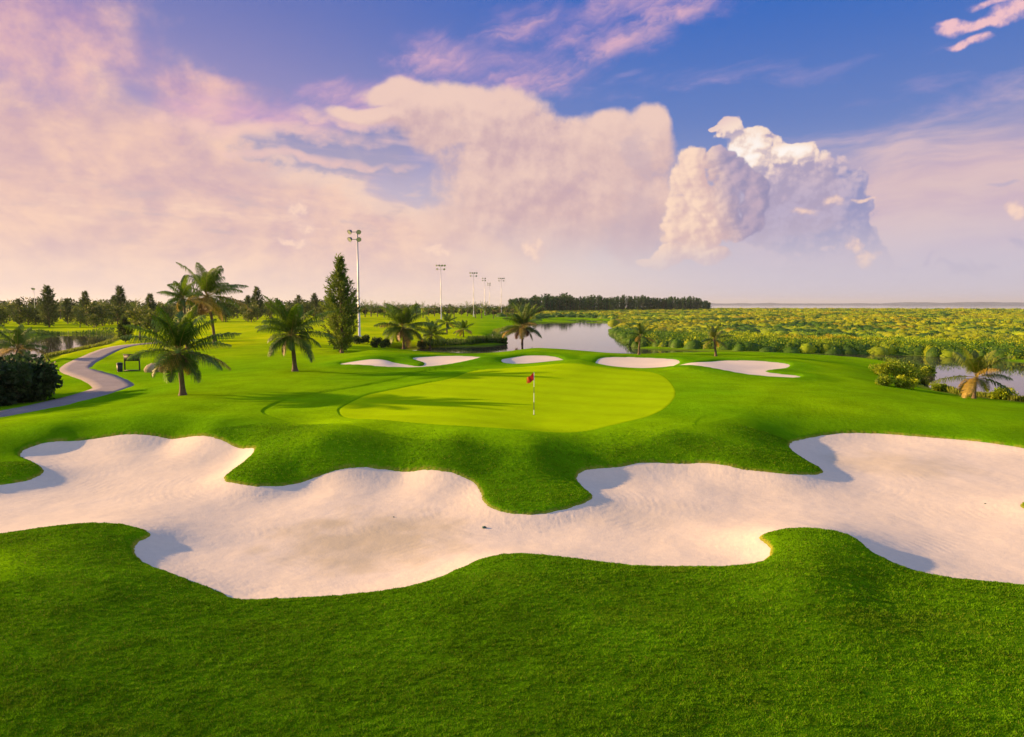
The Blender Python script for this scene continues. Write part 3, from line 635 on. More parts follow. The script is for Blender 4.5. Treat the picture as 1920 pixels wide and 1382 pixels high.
items = [(x+rs_.uniform(-6, 6), 290+rs_.uniform(-20, 60), rs_.uniform(6.4, 8.4)) for x in (-30, 15, 70, 108, 148, 190, 250, 305, 440, 510, 535, 612, 655)]
belt(pl, items, 'palm_tree', 'palm tree', '%s distant palm from the left in the belt beyond the left pond', 'palms in the far left belt')
items = [(x+rs_.uniform(-5, 5), 380+rs_.uniform(0, 70), rs_.uniform(6.2, 8.6)) for x in np.linspace(-40, 650, 39)]
belt(rnd2, items, 'broadleaf_tree', 'tree', '%s tree from the left in the rear row of the left belt', 'trees in the rear row of the left belt')

# far conifer wood, one mass
def forest():
    rg = np.random.default_rng(9); mb = MB()
    n = 620
    px = rg.uniform(955, 1332, n); r = 560+(px-955)/377*420+rg.uniform(0, 60, n)
    for a, q in zip(px, r):
        d = ray(a, 571); d /= np.hypot(d[0], d[1]); x, y = d[0]*q, d[1]*q
        h = rg.uniform(11.5, 16.5)*(.8+.25*vnoise(np.array([a/18.]), np.array([0.]))[0])*(1-.35*sst(1290, 1332, np.array([a]))[0])*(.75+.25*sst(955, 1060, np.array([a]))[0])
        k = 90; t = rg.uniform(.0, 1, k)**.8; w = h*.15*(1-t)**.9+.08; h = h*1.12; az = rg.uniform(0, 6.28, k)
        P = np.c_[x+np.sin(az)*w*rg.uniform(.3, 1, k), y+np.cos(az)*w*rg.uniform(.3, 1, k), -1.4+t*h*.95]
        D = np.c_[np.sin(az), np.cos(az), np.full(k, 1.0)]+rg.normal(size=(k, 3))*.3
        g = rg.uniform(.5, 1.2); V, Q = leaves(P, rg.uniform(1.0, 2.4, k), D, rg, asp=.35)
        mb.add(V, Q, np.array([.045, .115, .03])*g)
        V, Q = tube([(x, y, -1.4), (x, y, h*.9)], [.25, .05], 4, False); mb.add(V, Q, (.05, .04, .03))
    return mb.mesh('forest', M_LEAF)
tag(obj('forest', forest()), 'dark low conifer wood on the horizon beyond the channel', 'forest', kind='stuff')

# marsh shrubs
def marsh():
    rg = np.random.default_rng(21); Ps = []; Ds = []; Cs = []; Ls = []
    n = 26000; a = rg.uniform(R(-1), R(50), n); lr = rg.uniform(math.log(58), math.log(1250), n); r = np.exp(lr)
    x, y = r*np.sin(a), r*np.cos(a); z, Fm = heights(x, y)
    px_ = 960+FPX*np.tan(a)
    wd = sdf(P_LAKE, x, y, 8.0); wc = sdf(P_CREEK, x, y, 8.0)
    # keep beyond the far bank
    rb = rbank(a)
    ok = (wd > .2) & (wc > .8) & (r > rb*.985) & (rg.uniform(size=n) < .35+.65*(r/rb < 1.25))
    x, y, z, r, rb = x[ok], y[ok], z[ok], r[ok], rb[ok]
    nd_ = 6; mm = 3; gA, gB = np.meshgrid(np.arange(8)/8*2*math.pi, np.linspace(0, 1, 4)); DV = []; DQ = []; DC = []; cnt = 0
    ring = np.stack([np.cos(gA)*np.cos(gB*1.4), np.sin(gA)*np.cos(gB*1.4), np.sin(gB*1.4)], -1).reshape(-1, 3)
    rq = np.array([(i*8+j, i*8+(j+1) % 8, (i+1)*8+(j+1) % 8, (i+1)*8+j) for i in range(3) for j in range(8)])
    t1 = fbm(x/18, y/40, 3); t2 = fbm(x/9+30, y/16, 3); t3 = fbm(x/30-9, y/60+5, 2); t4 = fbm(x/26+70, y/34-40, 3)
    for i in range(len(x)):
        edge = r[i] < rb[i]*1.12; nearb = r[i] < 150
        w = rg.uniform(.6, 1.7)*(1+r[i]/400); h = rg.uniform(.7, 1.2)*(.55+1.0*t1[i])*(1.7 if edge else 1)
        if t3[i] > .60 or t2[i] > .66: c = np.array([.40, .37, .006])
        elif t2[i] < .30 or t1[i] < .28 or (edge and rg.uniform() < .75) or t4[i] > .58: c = np.array([.08, .19, .008])
        else: c = np.array([.27+.35*np.clip(t1[i]-.25, 0, .6)+.06*rg.uniform(), .42+.12*t3[i], .004])
        c = c*(.75+.5*rg.uniform()); o_ = np.array([x[i], y[i], z[i]-.15])
        q = 1+rg.normal(size=(32, 1))*.10
        DV.append(o_+ring*q*(np.array([w*.92, w*.92, h*.9]) if not nearb else np.array([w*.72, w*.72, h*.7]))); DQ.append(rq+cnt); cnt += 32; DC.append(np.tile(c*.85, (32, 1)))
        k = 260 if r[i] < 100 else (150 if nearb else 20)
        u = rg.normal(size=(k, 3)); u /= np.linalg.norm(u, axis=1, keepdims=True); u[:, 2] = np.abs(u[:, 2])
        Ps.append(o_+u*np.array([w, w, h*1.08])*rg.uniform(.85 if not nearb else .5, 1.08, (k, 1)))
        Ds.append(u+rg.normal(size=(k, 3))*.7+np.array([0, 0, .5])); Cs.append(np.tile(c, (k, 1))*rg.uniform(.8, 1.2, (k, 1))); Ls.append(rg.uniform(.5, 1.1, k)*(.12+r[i]/850))
    V, Q = leaves(np.vstack(Ps), np.concatenate(Ls), np.vstack(Ds), rg, asp=.5)
    nv = len(V)
    V = np.vstack([V]+DV); Q = np.vstack([Q, np.vstack(DQ)+nv]); C2_ = np.vstack([rep4(np.vstack(Cs))]+DC)
    return new_mesh('marsh_shrubbery', V, Q, M_LEAF, True, cols=C2_)
tag(obj('marsh_shrubbery', marsh()), 'wide marsh of yellow green and orange shrubs stretching to the sea', 'shrubbery', kind='stuff')
# reeds along the channel's left bank and pond edges
def reeds():
    rg = np.random.default_rng(33); P = []; H_ = []; C_ = []
    def edge(a, b_, n, h, c):
        for k in range(n):
            t = rg.uniform(); px = a[0]+(b_[0]-a[0])*t; py = a[1]+(b_[1]-a[1])*t+rg.uniform(-2.2, .6)
            x, y = on(px, py, -1.45); P.append((x, y)); H_.append(h*rg.uniform(.6, 1.2)); C_.append(c)
    dk = (.06, .13, .015); yl = (.2, .26, .02)
    edge((790, 650), (880, 648), 1500, .7, dk); edge((880, 648), (948, 644), 3000, 1.0, dk); edge((948, 645), (925, 630), 700, 1.0, dk); edge((925, 628), (990, 610), 900, 1.2, yl)
    edge((85, 673), (190, 649), 1800, .6, yl); edge((190, 649), (222, 634), 700, .6, yl); edge((0, 630), (215, 626), 2500, .7, dk)
    edge((1716, 713), (1790, 739), 1500, .5, yl); edge((1790, 739), (1925, 754), 2500, .4, yl); edge((1640, 679), (1752, 698), 1500, .6, dk)
    P = np.array(P); z, _ = heights(P[:, 0], P[:, 1]); ok = z > -1.62; P = P[ok]; z = np.maximum(z[ok], -1.52); H_ = np.array(H_)[ok]; C_ = np.array(C_)[ok]
    n = len(P); D = np.c_[rg.normal(size=(n, 2))*.25, np.ones(n)]
    V, Q = leaves(np.c_[P, z], H_, D, rg, asp=.18)
    return new_mesh('bank_grass', V, Q, M_LEAF, False, cols=rep4(C_*rg.uniform(.7, 1.3, (n, 1))))
tag(obj('bank_grass', reeds()), 'tall uncut grass and reeds fringing the ponds and channel', 'reeds', kind='stuff')

# turf blades on the near lawn and bunker faces
def turf():
    rg = np.random.default_rng(77); n = 1500000
    a = rg.uniform(-R(40), R(40), n); q = rg.uniform(0, 1, n); r = 7.6*(32/7.6)**q
    x, y = r*np.sin(a), r*np.cos(a)
    sdm = sdf(P_MAIN, x, y, 4.0)+edge_jit(x, y)
    keep = (sdm > .045) & ((r < 17.5) | (rg.uniform(size=n) < (1-sst(.8, 3.4, sdm))))
    x, y, r, sdm = x[keep], y[keep], r[keep], sdm[keep]; n = len(x)
    # height from the grid for speed
    ia = np.searchsorted(th, np.arctan2(x, y))-1; ir = np.searchsorted(rr, np.hypot(x, y))-1
    fa = (np.arctan2(x, y)-th[ia])/(th[ia+1]-th[ia]); fr = (np.hypot(x, y)-rr[ir])/(rr[ir+1]-rr[ir])
    z = (GZ[ir, ia]*(1-fa)+GZ[ir, ia+1]*fa)*(1-fr)+(GZ[ir+1, ia]*(1-fa)+GZ[ir+1, ia+1]*fa)*fr
    tuft = .65*fbm(x*9, y*12, 3)+.35*fbm(x*1.6, y*2.6, 2)
    h = rg.uniform(.6, 1.2, n)*(.013+.11*np.clip(tuft-.30, 0, .5))*np.clip(.45+sdm*1.6, .45, 1)
    w = .0042+r*.00042
    az = rg.uniform(0, 6.28, n); dx, dy = np.cos(az)*w, np.sin(az)*w
    lx, ly = rg.normal(size=n)*h*.55, rg.normal(size=n)*h*.55
    V = np.stack([np.c_[x-dx, y-dy, z-.006], np.c_[x+dx, y+dy, z-.006], np.c_[x+lx, y+ly, z+h]], 1).reshape(-1, 3)
    base = C_ROUGH*np.array([1.2, 1.1, 1]); c = base*rg.uniform(.65, 1.35, (n, 1))*(.55+1.05*tuft[:, None]); yel = rg.uniform(size=n) < .05; c[yel] = np.array([.26, .30, .03])
    dry = sst(.52, .72, fbm(x*.55+11, y*.8, 3))[:, None]*.18; c = c*(1-dry)+np.array([.20, .24, .015])*dry*rg.uniform(.7, 1.3, (n, 1))
    return new_mesh('turf_grass', V, np.arange(3*n).reshape(n, 3), M_BLADE, False, cols=np.repeat(c, 3, axis=0))
tag(obj('turf_grass', turf()), 'thick dark green rough grass in front of and around the long bunker', 'grass', kind='stuff')

# ------------------------------------------------------------------ floodlight poles
def mastparts(H, heads, w):
    """heads: list of (x, z) positions from the top centre"""
    mb = MB(); V, Q = tube([(0, 0, 0), (0, 0, H*.5), (0, 0, H)], [w, w*.8, w*.55], 12); mb.add(V, Q, (1, 1, 1))
    V, Q = tube([(0, 0, 0), (0, 0, .12)], [w*1.9, w*1.9], 12); mb.add(V, Q, (1, 1, 1))
    pole = mb.mesh('pole', M_STEEL, True)
    arms = []
    for zz in sorted(set(h[1] for h in heads)):
        xs = [h[0] for h in heads if h[1] == zz]; mb = MB()
        V, Q = box(((min(xs)+max(xs))/2, -w, H+zz), (max(xs)-min(xs)+.5, .12, .12)); mb.add(V, Q, (1, 1, 1)); arms.append(mb.mesh('crossarm', M_STEEL))
    return pole, arms
def head_mesh(s):
    mb = MB(); a = math.radians(-38)
    # bowl reflector: lathe around tilted axis
    prof = [(0, -.34), (.12, -.32), (.2, -.22), (.32, 0), (.36, .08), (.36, .14)]
    k = 14; V = []; Q = []
    for (rr_, zz) in prof:
        for j in range(k):
            g = 2*math.pi*j/k; V.append((rr_*math.cos(g), zz, rr_*math.sin(g)))
    for i in range(len(prof)-1):
        for j in range(k): Q.append((i*k+j, i*k+(j+1) % k, (i+1)*k+(j+1) % k, (i+1)*k+j))
    V = np.array(V)*s; V[:, 1] *= -1
    Rm = np.array(Matrix.Rotation(math.radians(32), 3, 'X')); V = V@Rm.T
    mb.add(V, Q, (1, 1, 1)); housing = mb.mesh('lamp_head', M_LAMP, True)
    mb = MB(); V = [(0, .12, 0)]+[(.34*math.cos(2*math.pi*j/k), .12, .34*math.sin(2*math.pi*j/k)) for j in range(k)]
    V = np.array(V)*s; V[:, 1] *= -1; V = V@Rm.T
    mb.add(V, [(0, j+1, (j+1) % k+1, (j+2-1) % k+1) for j in range(0)]+[(0, 1+j, 1+(j+1) % k, 1+(j+2) % k) for j in range(0, k, 2)], (1, 1, 1))
    return housing, mb.mesh('lens', M_GLASSY)
HS = head_mesh(1.25)
def mast(px, basey, topy, heads, label, r=None, w=.16):
    if r is None: p = ground_at(px, basey); H = (basey-topy)/ppm(p)
    else: p = at_r(px, r); H = (571-topy)/(FPX/p[1])+CAMZ-p[2]
    e = empty('floodlight_mast', p); pole, arms = mastparts(H, heads, w); part('pole', pole, e)
    for a in arms: part('crossarm', a, e)
    for (hx, hz_) in heads:
        hd = part('lamp_head', HS[0], e); hd.location = (hx, -w-.35, H+hz_); hd.rotation_euler = (0, 0, R(25 if hx > 0 else -40))
        ln = part('lens', HS[1], hd)
    tag(e, label, 'floodlight', 'floodlight masts on the course')
H4 = [(-1.2, -.2), (.35, -.2), (-1.2, -1.5), (.35, -1.5)]
H7 = [(-1.6, -.2), (-.5, -.2), (.6, -.2), (1.7, -.2), (-1.4, -1.7), (1.5, -1.7)]
mast(674, 631, 436, H4, 'tallest nearest light pole with four lamp heads, beside the conifer', w=.22)
mast(827, 0, 498, H7, 'second tallest light pole, above the distant palm row', r=285, w=.2)
mast(888, 0, 512, H7, 'third tallest light pole, slightly right of the second', r=350, w=.22)
mast(909, 0, 522, H4, 'faint light pole, left one of the distant close pair', r=430, w=.22)
mast(918, 0, 531, H4, 'faint lower light pole, right one of the distant close pair', r=500, w=.22)
mast(940, 0, 522, H7, 'faint light pole farthest right, just left of the conifer wood', r=430, w=.22)
mast(65, 0, 541, [(-.3, -.2), (.4, -.2)], 'thin distant light pole above the far left tree belt', r=330, w=.14)

# ------------------------------------------------------------------ flag, cup, sign, bin, boulder, pebble
p = ground_at(1001, 778); H = 81/ppm(p)
e = empty('flagstick', p); tag(e, 'white banded flagstick with red flag standing in the green', 'flagstick')
mb = MB(); V, Q = tube([(0, 0, -.1), (0, 0, H)], [.014, .010], 8); mb.add(V, Q, (1, 1, 1)); part('pole', mb.mesh('pole', M_WHITE, True), e)
for a, b_ in ((.12, .3), (.52, .66)):
    mb = MB(); V, Q = tube([(0, 0, H*a), (0, 0, H*b_)], [.0165, .015], 8); mb.add(V, Q, (1, 1, 1)); part('band', mb.mesh('band', M_BAND, True), e)
def flagmesh(u0, u1, m, nm):
    mb = MB(); n = 10; V = []
    for i in range(n+1):
        u = u0+(u1-u0)*i/n
        for j in range(7):
            v = j/6; V.append((-u*.36, .05*math.sin(u*7+v*2), H-.02-v*.36*(1-.15*u)-u*.26+.02*math.sin(u*9)))
    Q = [(i*7+j, i*7+j+1, (i+1)*7+j+1, (i+1)*7+j) for i in range(n) for j in range(6)]
    mb.add(V, Q, (1, 1, 1)); return mb.mesh(nm, m, True)
fl = part('flag', flagmesh(0, .78, M_RED, 'flag'), e); part('flag_tip', flagmesh(.78, 1, M_ORANGE, 'flag_tip'), fl)
mb = MB(); V, Q = tube([(0, 0, .004), (0, 0, .016)], [.06, .06], 16); mb.add(V, Q, (1, 1, 1)); part('cup', mb.mesh('cup', M_BAND), e)

p = ground_at(234, 696); k = 1/ppm(p)
e = empty('sign_board', p, .15); tag(e, 'dark board sign on two posts on the lawn inside the path bend', 'sign')
mb = MB(); V, Q = box((13*k, 0, 25*k), (27*k, .08, 12*k)); mb.add(V, Q, (1, 1, 1)); V, Q = box((13*k, 0, 31.5*k), (29*k, .12, 1.2*k)); mb.add(V, Q, (1, 1, 1)); part('board', mb.mesh('board', M_DARK), e)
for x in (0, 26*k): mb = MB(); V, Q = box((x, .06, 15*k), (.09, .09, 31*k)); mb.add(V, Q, (1, 1, 1)); part('post', mb.mesh('post', M_DARK), e)
mb = MB(); V, Q = box((13*k, .06, .05), (27*k, .3, .1)); mb.add(V, Q, (1, 1, 1)); part('foot_rail', mb.mesh('foot_rail', M_DARK), e)
p = ground_at(225, 697)
e = empty('litter_bin', p); tag(e, 'small black litter bin standing left of the dark board sign', 'litter bin')
mb = MB(); V, Q = tube([(0, 0, 0), (0, 0, .05), (0, 0, .7)], [.2, .22, .25], 16); mb.add(V, Q, (1, 1, 1)); part('bin_body', mb.mesh('bin_body', M_DARK, True), e)
mb = MB(); V, Q = tube([(0, 0, .7), (0, 0, .76), (0, 0, .83)], [.28, .27, .12], 16); mb.add(V, Q, (1, 1, 1)); part('lid', mb.mesh('lid', M_DARK, True), e)
def rock(s, seed, flat=.65):
    rg = np.random.default_rng(seed); k, m = 20, 12; V = []
    for i in range(m+1):
        f = math.pi*i/m
        for j in range(k):
            g = 2*math.pi*j/k; d = np.array([math.sin(f)*math.cos(g), math.sin(f)*math.sin(g), math.cos(f)])
            q = 1+.5*(fbm(np.array([d[0]*2+seed+d[2]]), np.array([d[1]*2+d[2]*1.3]), 3)[0]-.44); V.append(d*q*np.array(s)*np.array([1, 1, flat]))
    Q = [(i*k+j, (i+1)*k+j, (i+1)*k+(j+1) % k, i*k+(j+1) % k) for i in range(m) for j in range(k)]
    mb = MB(); mb.add(V, Q, (1, 1, 1)); return mb
p = ground_at(288, 697)
tag(obj('boulder', rock((.75, .6, .8), 4).mesh('boulder', M_ROCK, True), loc=p+np.array([0, 0, .2])), 'rounded tan boulder on the lawn behind the nearest left palm', 'boulder')
p = ground_at(908, 990); zz = F  # on the sand
def sand_z(px, py):
    d = ray(px, py); t = np.geomspace(8, 40, 2000); X, Y, Zr = d[0]*t, d[1]*t, CAMZ+d[2]*t
    _, f = heights(X, Y); i = np.where(Zr <= f['sand_main'])[0][0]; return np.array([X[i], Y[i], f['sand_main'][i]])
for px, py, s, lb in ((908, 990, .07, 'dark greenish stone lying on the sand of the long bunker'), (738, 970, .03, 'small dark pebble on the damp patch of the long bunker'), (1847, 945, .03, 'small pebble on sand near the right edge of the long bunker')):
    p = sand_z(px, py); tag(obj('pebble', rock((s, s*.7, s*.8), 9).mesh('pebble', M_PEBBLE, True), loc=p+np.array([0, 0, s*.3])), lb, 'pebble')

# ------------------------------------------------------------------ air
hz_m = bpy.data.materials.new('haze'); hz_m.use_nodes = True; hn = hz_m.node_tree.nodes; hn.clear()
ho = hn.new('ShaderNodeOutputMaterial'); hv = hn.new('ShaderNodeVolumePrincipled'); hv.inputs['Color'].default_value = (.74, .85, 1, 1); hv.inputs['Density'].default_value = 4.5e-5; hv.inputs['Anisotropy'].default_value = .2
hz_m.node_tree.links.new(hv.outputs[0], ho.inputs['Volume'])
V, Q = box((0, 24000, 120), (62000*2, 76000, 250)); hm = new_mesh('haze', V, Q, hz_m, False)
tag(obj('haze', hm), 'thin pale haze in the air', 'haze', kind='stuff')

# ------------------------------------------------------------------ sky
EXPO = 1.25; KS = 1/2**EXPO
world = bpy.data.worlds.new('World'); S.world = world; world.use_nodes = True
world.node_tree.nodes.clear()
wt = bpy.data.node_groups.new('sky', 'ShaderNodeTree'); wt.interface.new_socket('Color', in_out='OUTPUT', socket_type='NodeSocketColor'); wn_ = wt.nodes; wl = wt.links
class X:
    def __init__(s, k): s.k = k
    def __add__(a, b): return mth('ADD', a, b)
    __radd__ = __add__
    def __mul__(a, b): return mth('MULTIPLY', a, b)
    __rmul__ = __mul__
    def __sub__(a, b): return mth('SUBTRACT', a, b)
    def __rsub__(a, b): return mth('SUBTRACT', b, a)
    def __truediv__(a, b): return mth('DIVIDE', a, b)
def plug(v, i):
    if isinstance(v, X): wl.new(v.k, i)
    else: i.default_value = v
def mth(op, *a, clamp=False):
    n = wn_.new('ShaderNodeMath'); n.operation = op; n.use_clamp = clamp
    for i, v in enumerate(a): plug(v, n.inputs[i])
    return X(n.outputs[0])
def smooth(v, a, b):
    n = wn_.new('ShaderNodeMapRange'); n.interpolation_type = 'SMOOTHSTEP'; plug(v, n.inputs['Value'])
    for k, q in (('From Min', a), ('From Max', b)): n.inputs[k].default_value = q
    return X(n.outputs[0])
def vec(a, b, c=0.0):
    n = wn_.new('ShaderNodeCombineXYZ'); plug(a, n.inputs[0]); plug(b, n.inputs[1]); plug(c, n.inputs[2]); return X(n.outputs[0])
def noise(u, v, sc, det=4, seed=0.0, rough=.55, dist=0):
    n = wn_.new('ShaderNodeTexNoise'); n.noise_dimensions = '2D'; wl.new(vec(u+seed, v+seed*.7).k, n.inputs['Vector'])
    n.inputs['Scale'].default_value = sc; n.inputs['Detail'].default_value = det; n.inputs['Roughness'].default_value = rough; n.inputs['Distortion'].default_value = dist
    return X(n.outputs['Fac'])-.5
def mixrgb(f, a, b):
    n = wn_.new('ShaderNodeMix'); n.data_type = 'RGBA'
    plug(f, n.inputs['Factor'])
    for k, v in (('A', a), ('B', b)):
        if isinstance(v, X): wl.new(v.k, n.inputs[k])
        else: n.inputs[k].default_value = (*v, 1)
    return X(n.outputs['Result'])
tc = wn_.new('ShaderNodeTexCoord'); sp = wn_.new('ShaderNodeSeparateXYZ'); wl.new(tc.outputs['Generated'], sp.inputs[0])
DX, DY, DZ = X(sp.outputs[0]), X(sp.outputs[1]), X(sp.outputs[2])
U = mth('ARCTAN2', DX, DY)*(180/math.pi); V_ = mth('ARCSINE', DZ)*(180/math.pi)
def blob(u, v, px, py, rx, ry):
    a, e_ = azel(px, py); a2, _ = azel(px+rx, py); a1, _ = azel(px-rx, py); _, e2 = azel(px, py-ry); _, e1 = azel(px, py+ry)
    k = abs(a2-a1)/2; q = abs(e2-e1)/2
    key = (id(u), id(v))
    if key not in VC: VC[key] = (vec(u, v, 0.0), u, v)
    n = wn_.new('ShaderNodeVectorMath'); n.operation = 'MULTIPLY_ADD'; wl.new(VC[key][0].k, n.inputs[0])
    n.inputs[1].default_value = (1/k, 1/q, 0); n.inputs[2].default_value = (-a/k, -e_/q, 0)
    d = wn_.new('ShaderNodeVectorMath'); d.operation = 'DOT_PRODUCT'; wl.new(n.outputs[0], d.inputs[0]); wl.new(n.outputs[0], d.inputs[1])
    return X(d.outputs['Value'])
VC = {}
def union(bs, s=.35):
    o = bs[0]
    for b in bs[1:]: o = mth('SMOOTH_MIN', o, b, s)
    return 1.0-o
def billow(u, v, sc, seed, det=2.5):
    n = wn_.new('ShaderNodeTexVoronoi'); n.voronoi_dimensions = '2D'; n.feature = 'F1'; wl.new(vec(u+seed, v+seed*.3).k, n.inputs['Vector'])
    n.inputs['Scale'].default_value = sc; n.inputs['Detail'].default_value = det; n.inputs['Roughness'].default_value = .55; n.inputs['Lacunarity'].default_value = 2.2
    n.inputs['Randomness'].default_value = 1
    return .42-X(n.outputs['Distance'])
c = lin
SUN_EL, SUN_AZ = 14.5, -77.5     # azimuth measured from the view direction, to the left
sky = wn_.new('ShaderNodeTexSky'); sky.sky_type = 'NISHITA'; sky.sun_disc = False; sky.sun_elevation = R(SUN_EL); sky.sun_rotation = R(SUN_AZ); sky.altitude = 10
# clear air: graded by height and bearing, with the physical sky mixed in
hi = smooth(V_, 2, 26)
left = smooth(U, 14, -30)
lowc = mixrgb(smooth(U, 24, -10), c(200, 190, 208), c(243, 218, 205))
midc = mixrgb(left, c(104, 128, 192), c(172, 150, 190))
topc = mixrgb(left, c(18, 96, 190), c(92, 106, 180))
air = mixrgb(smooth(V_, 0, 15), lowc, midc); air = mixrgb(smooth(V_, 9, 25), air, topc)
air = mixrgb(smooth(V_, 34, 60), air, c(150, 178, 222))  # unseen upper sky, brightened to lift the ambient light
air = mixrgb(smooth(mth('ABSOLUTE', U), 50, 95)*.85, air, mixrgb(smooth(V_, 5, 60), c(214, 200, 212), c(152, 178, 224)))  # unseen sky to the sides and behind, also raised as ambient fill
sc_ = wn_.new('ShaderNodeVectorMath'); sc_.operation = 'SCALE'; wl.new(sky.outputs[0], sc_.inputs[0]); sc_.inputs['Scale'].default_value = .10*2**EXPO
air = mixrgb(.05, air, X(sc_.outputs[0]))
w1 = noise(U, V_, .12, 3, 3.1); w2 = noise(U, V_, .12, 3, 41.0)
fine = noise(U*.6, V_, .9, 4, 17.0, .62); mid_n = noise(U, V_*1.2, .22, 5, 71.0, .58)
Uw = U+w1*7.0+fine*2.0+mid_n*4; Vw = V_+w2*3.5+fine*1.2
# pink plume, upper left, and the band of cirrus rising to the right
s1 = (U*.34-V_*.94); s0 = (U*.94+V_*.34)
cir = noise(s0*.22+w1*1.2, s1+w2*3.0+fine*.8, .36, 7, 7.7, .66, .15)
plume = union([blob(Uw, Vw, 20, 60, 330, 210), blob(Uw, Vw, 60, 260, 420, 130), blob(Uw, Vw, 380, 190, 160, 60)], .5)
out = mixrgb(smooth(plume*.8+mid_n*2.0+cir*.5, -.35, 1.0)*.95, air, mixrgb(smooth(mid_n+V_*-.012+w1*.4, -.5, .15), c(178, 140, 186), c(244, 196, 184)))
band = union([blob(Uw, Vw, 500, 225, 230, 40), blob(Uw, Vw, 720, 190, 200, 42), blob(Uw, Vw, 900, 120, 190, 62), blob(Uw, Vw, 1060, 60, 170, 62), blob(Uw, Vw, 1220, 10, 180, 50)], .4)
a_c = smooth(band*.8+cir*2.2+fine*.8, -.35, 1.35)
out = mixrgb(a_c*.85, out, mixrgb(smooth(cir+band*.2, -.1, .4), c(166, 140, 200), c(236, 184, 196)))
cir2 = noise(U*.22, V_-U*.10+w2*1.5, .42, 6, 19.0, .62, .3)
m2 = union([blob(Uw, Vw, 1780, 215, 330, 60), blob(Uw, Vw, 1800, 290, 280, 50), blob(Uw, Vw, 1330, 150, 320, 30)], .4)
out = mixrgb(smooth(m2*.4+cir2*2.6, .0, 1.2)*.6, out, c(182, 160, 204))
m3 = smooth(V_-cir2*5-(U-27)*.16-w1*2, 13.5, 8.0)*smooth(U+fine*3, 12, 24)
out = mixrgb(m3*.85, out, mixrgb(smooth(V_, 1, 9), c(205, 195, 212), mixrgb(smooth(cir2, -.2, .2), c(212, 180, 192), c(232, 200, 194))))
# peach sheet over the left half
sh = noise(U*.5, V_*1.0, .26, 7, 55.0, .6, .4)
edge_ = V_-sh*7-w1*4+mth('MAXIMUM', U+25, 0.0)*.33
m4 = smooth(edge_, 16.0, 12.4)*smooth(U+sh*8, 8, -10)
sheetc = mixrgb(smooth(sh*.9+mid_n*.7+fine*.35, -.30, .30), c(208, 172, 180), c(248, 206, 184))
out = mixrgb(m4*.90, out, sheetc)
rim = smooth(edge_, 15.2, 13.6)*smooth(edge_, 11.0, 13.0)*smooth(U, 3, -4)*smooth(U, -26, -14)
out = mixrgb(rim*.55, out, c(250, 218, 196))
# blue lenses in the sheet, left of the anvil
m5 = union([blob(Uw, Vw, 650, 285, 190, 46), blob(Uw, Vw, 720, 262, 80, 34), blob(Uw, Vw, 560, 268, 90, 14)], .3)
out = mixrgb(smooth(m5+sh*1.2+fine*1.2, -.05, .9)*.88, out, mixrgb(smooth(V_, 9, 16), c(176, 166, 190), c(120, 130, 186)))
lens = noise(U*.10, V_+U*.05, 1.0, 4, 130.0, .5)
out = mixrgb(smooth(m5, -.1, .6)*smooth(lens, .02, .22)*.6, out, c(214, 184, 194))
fil = union([blob(Uw, V_+w2*3+fine*.6, 420, 238, 120, 13), blob(Uw, V_+w2*3+fine*.6, 560, 248, 150, 15), blob(Uw, V_+w2*3+fine*.6, 660, 225, 120, 16), blob(Uw, V_+w2*3+fine*.6, 580, 292, 170, 7)], .3)
out = mixrgb(smooth(fil+fine*3.0, -1.0, 1.6)*.8, out, c(240, 198, 190))
# mottled low banks
st = noise(U*.3+w1, V_+U*.03, .75, 6, 80.0, .6)
out = mixrgb(smooth(st, .0, .26)*smooth(V_, 4, 6)*smooth(V_, 11, 7)*smooth(U, 5, -6)*.75, out, c(250, 212, 190))
out = mixrgb(smooth(st, -.02, -.26)*smooth(V_, 3.5, 6)*smooth(V_, 11, 7)*smooth(U, 8, -2)*.6, out, c(196, 174, 184))
def cloud(blobs, amp, sc, lo, hi_, seed, dirv=(-.8, .5), step=.55, det=5, kk=1.0, soft=.35, warp=1.0, bil=0.0, bsc=.6, lr=(-.55, .75), body=2.2, rgh=.58):
    a = noise(U, V_, sc*.45, 1, seed+5)*2.0*warp; b = noise(U, V_, sc*.45, 1, seed+31)*2.0*warp
    def fld(u, v):
        n = noise(u, v, sc, det, seed, rgh)
        ua, va = u+a, v+b
        o = union([blob(ua, va, *q) for q in blobs], soft); q_ = n*amp
        if bil: q_ = q_+billow(u+a*.5+n*.5, v+b*.5+n*.5, bsc, seed)*bil
        return o+q_, mth('MINIMUM', o*body, 1.7)+q_
    f0, fa = fld(U, V_)
    if not bil: return smooth(fa, lo, hi_), smooth(f0-w1-fine, .1, 1.1), f0
    f1, _ = fld(U+dirv[0]*step, V_+dirv[1]*step); f2, _ = fld(U+dirv[0]*step*3.2, V_+dirv[1]*step*3.2)
    return smooth(fa, lo, hi_), smooth((f0-f1)*kk*.62+(f0-f2)*kk*.32, *lr), f0
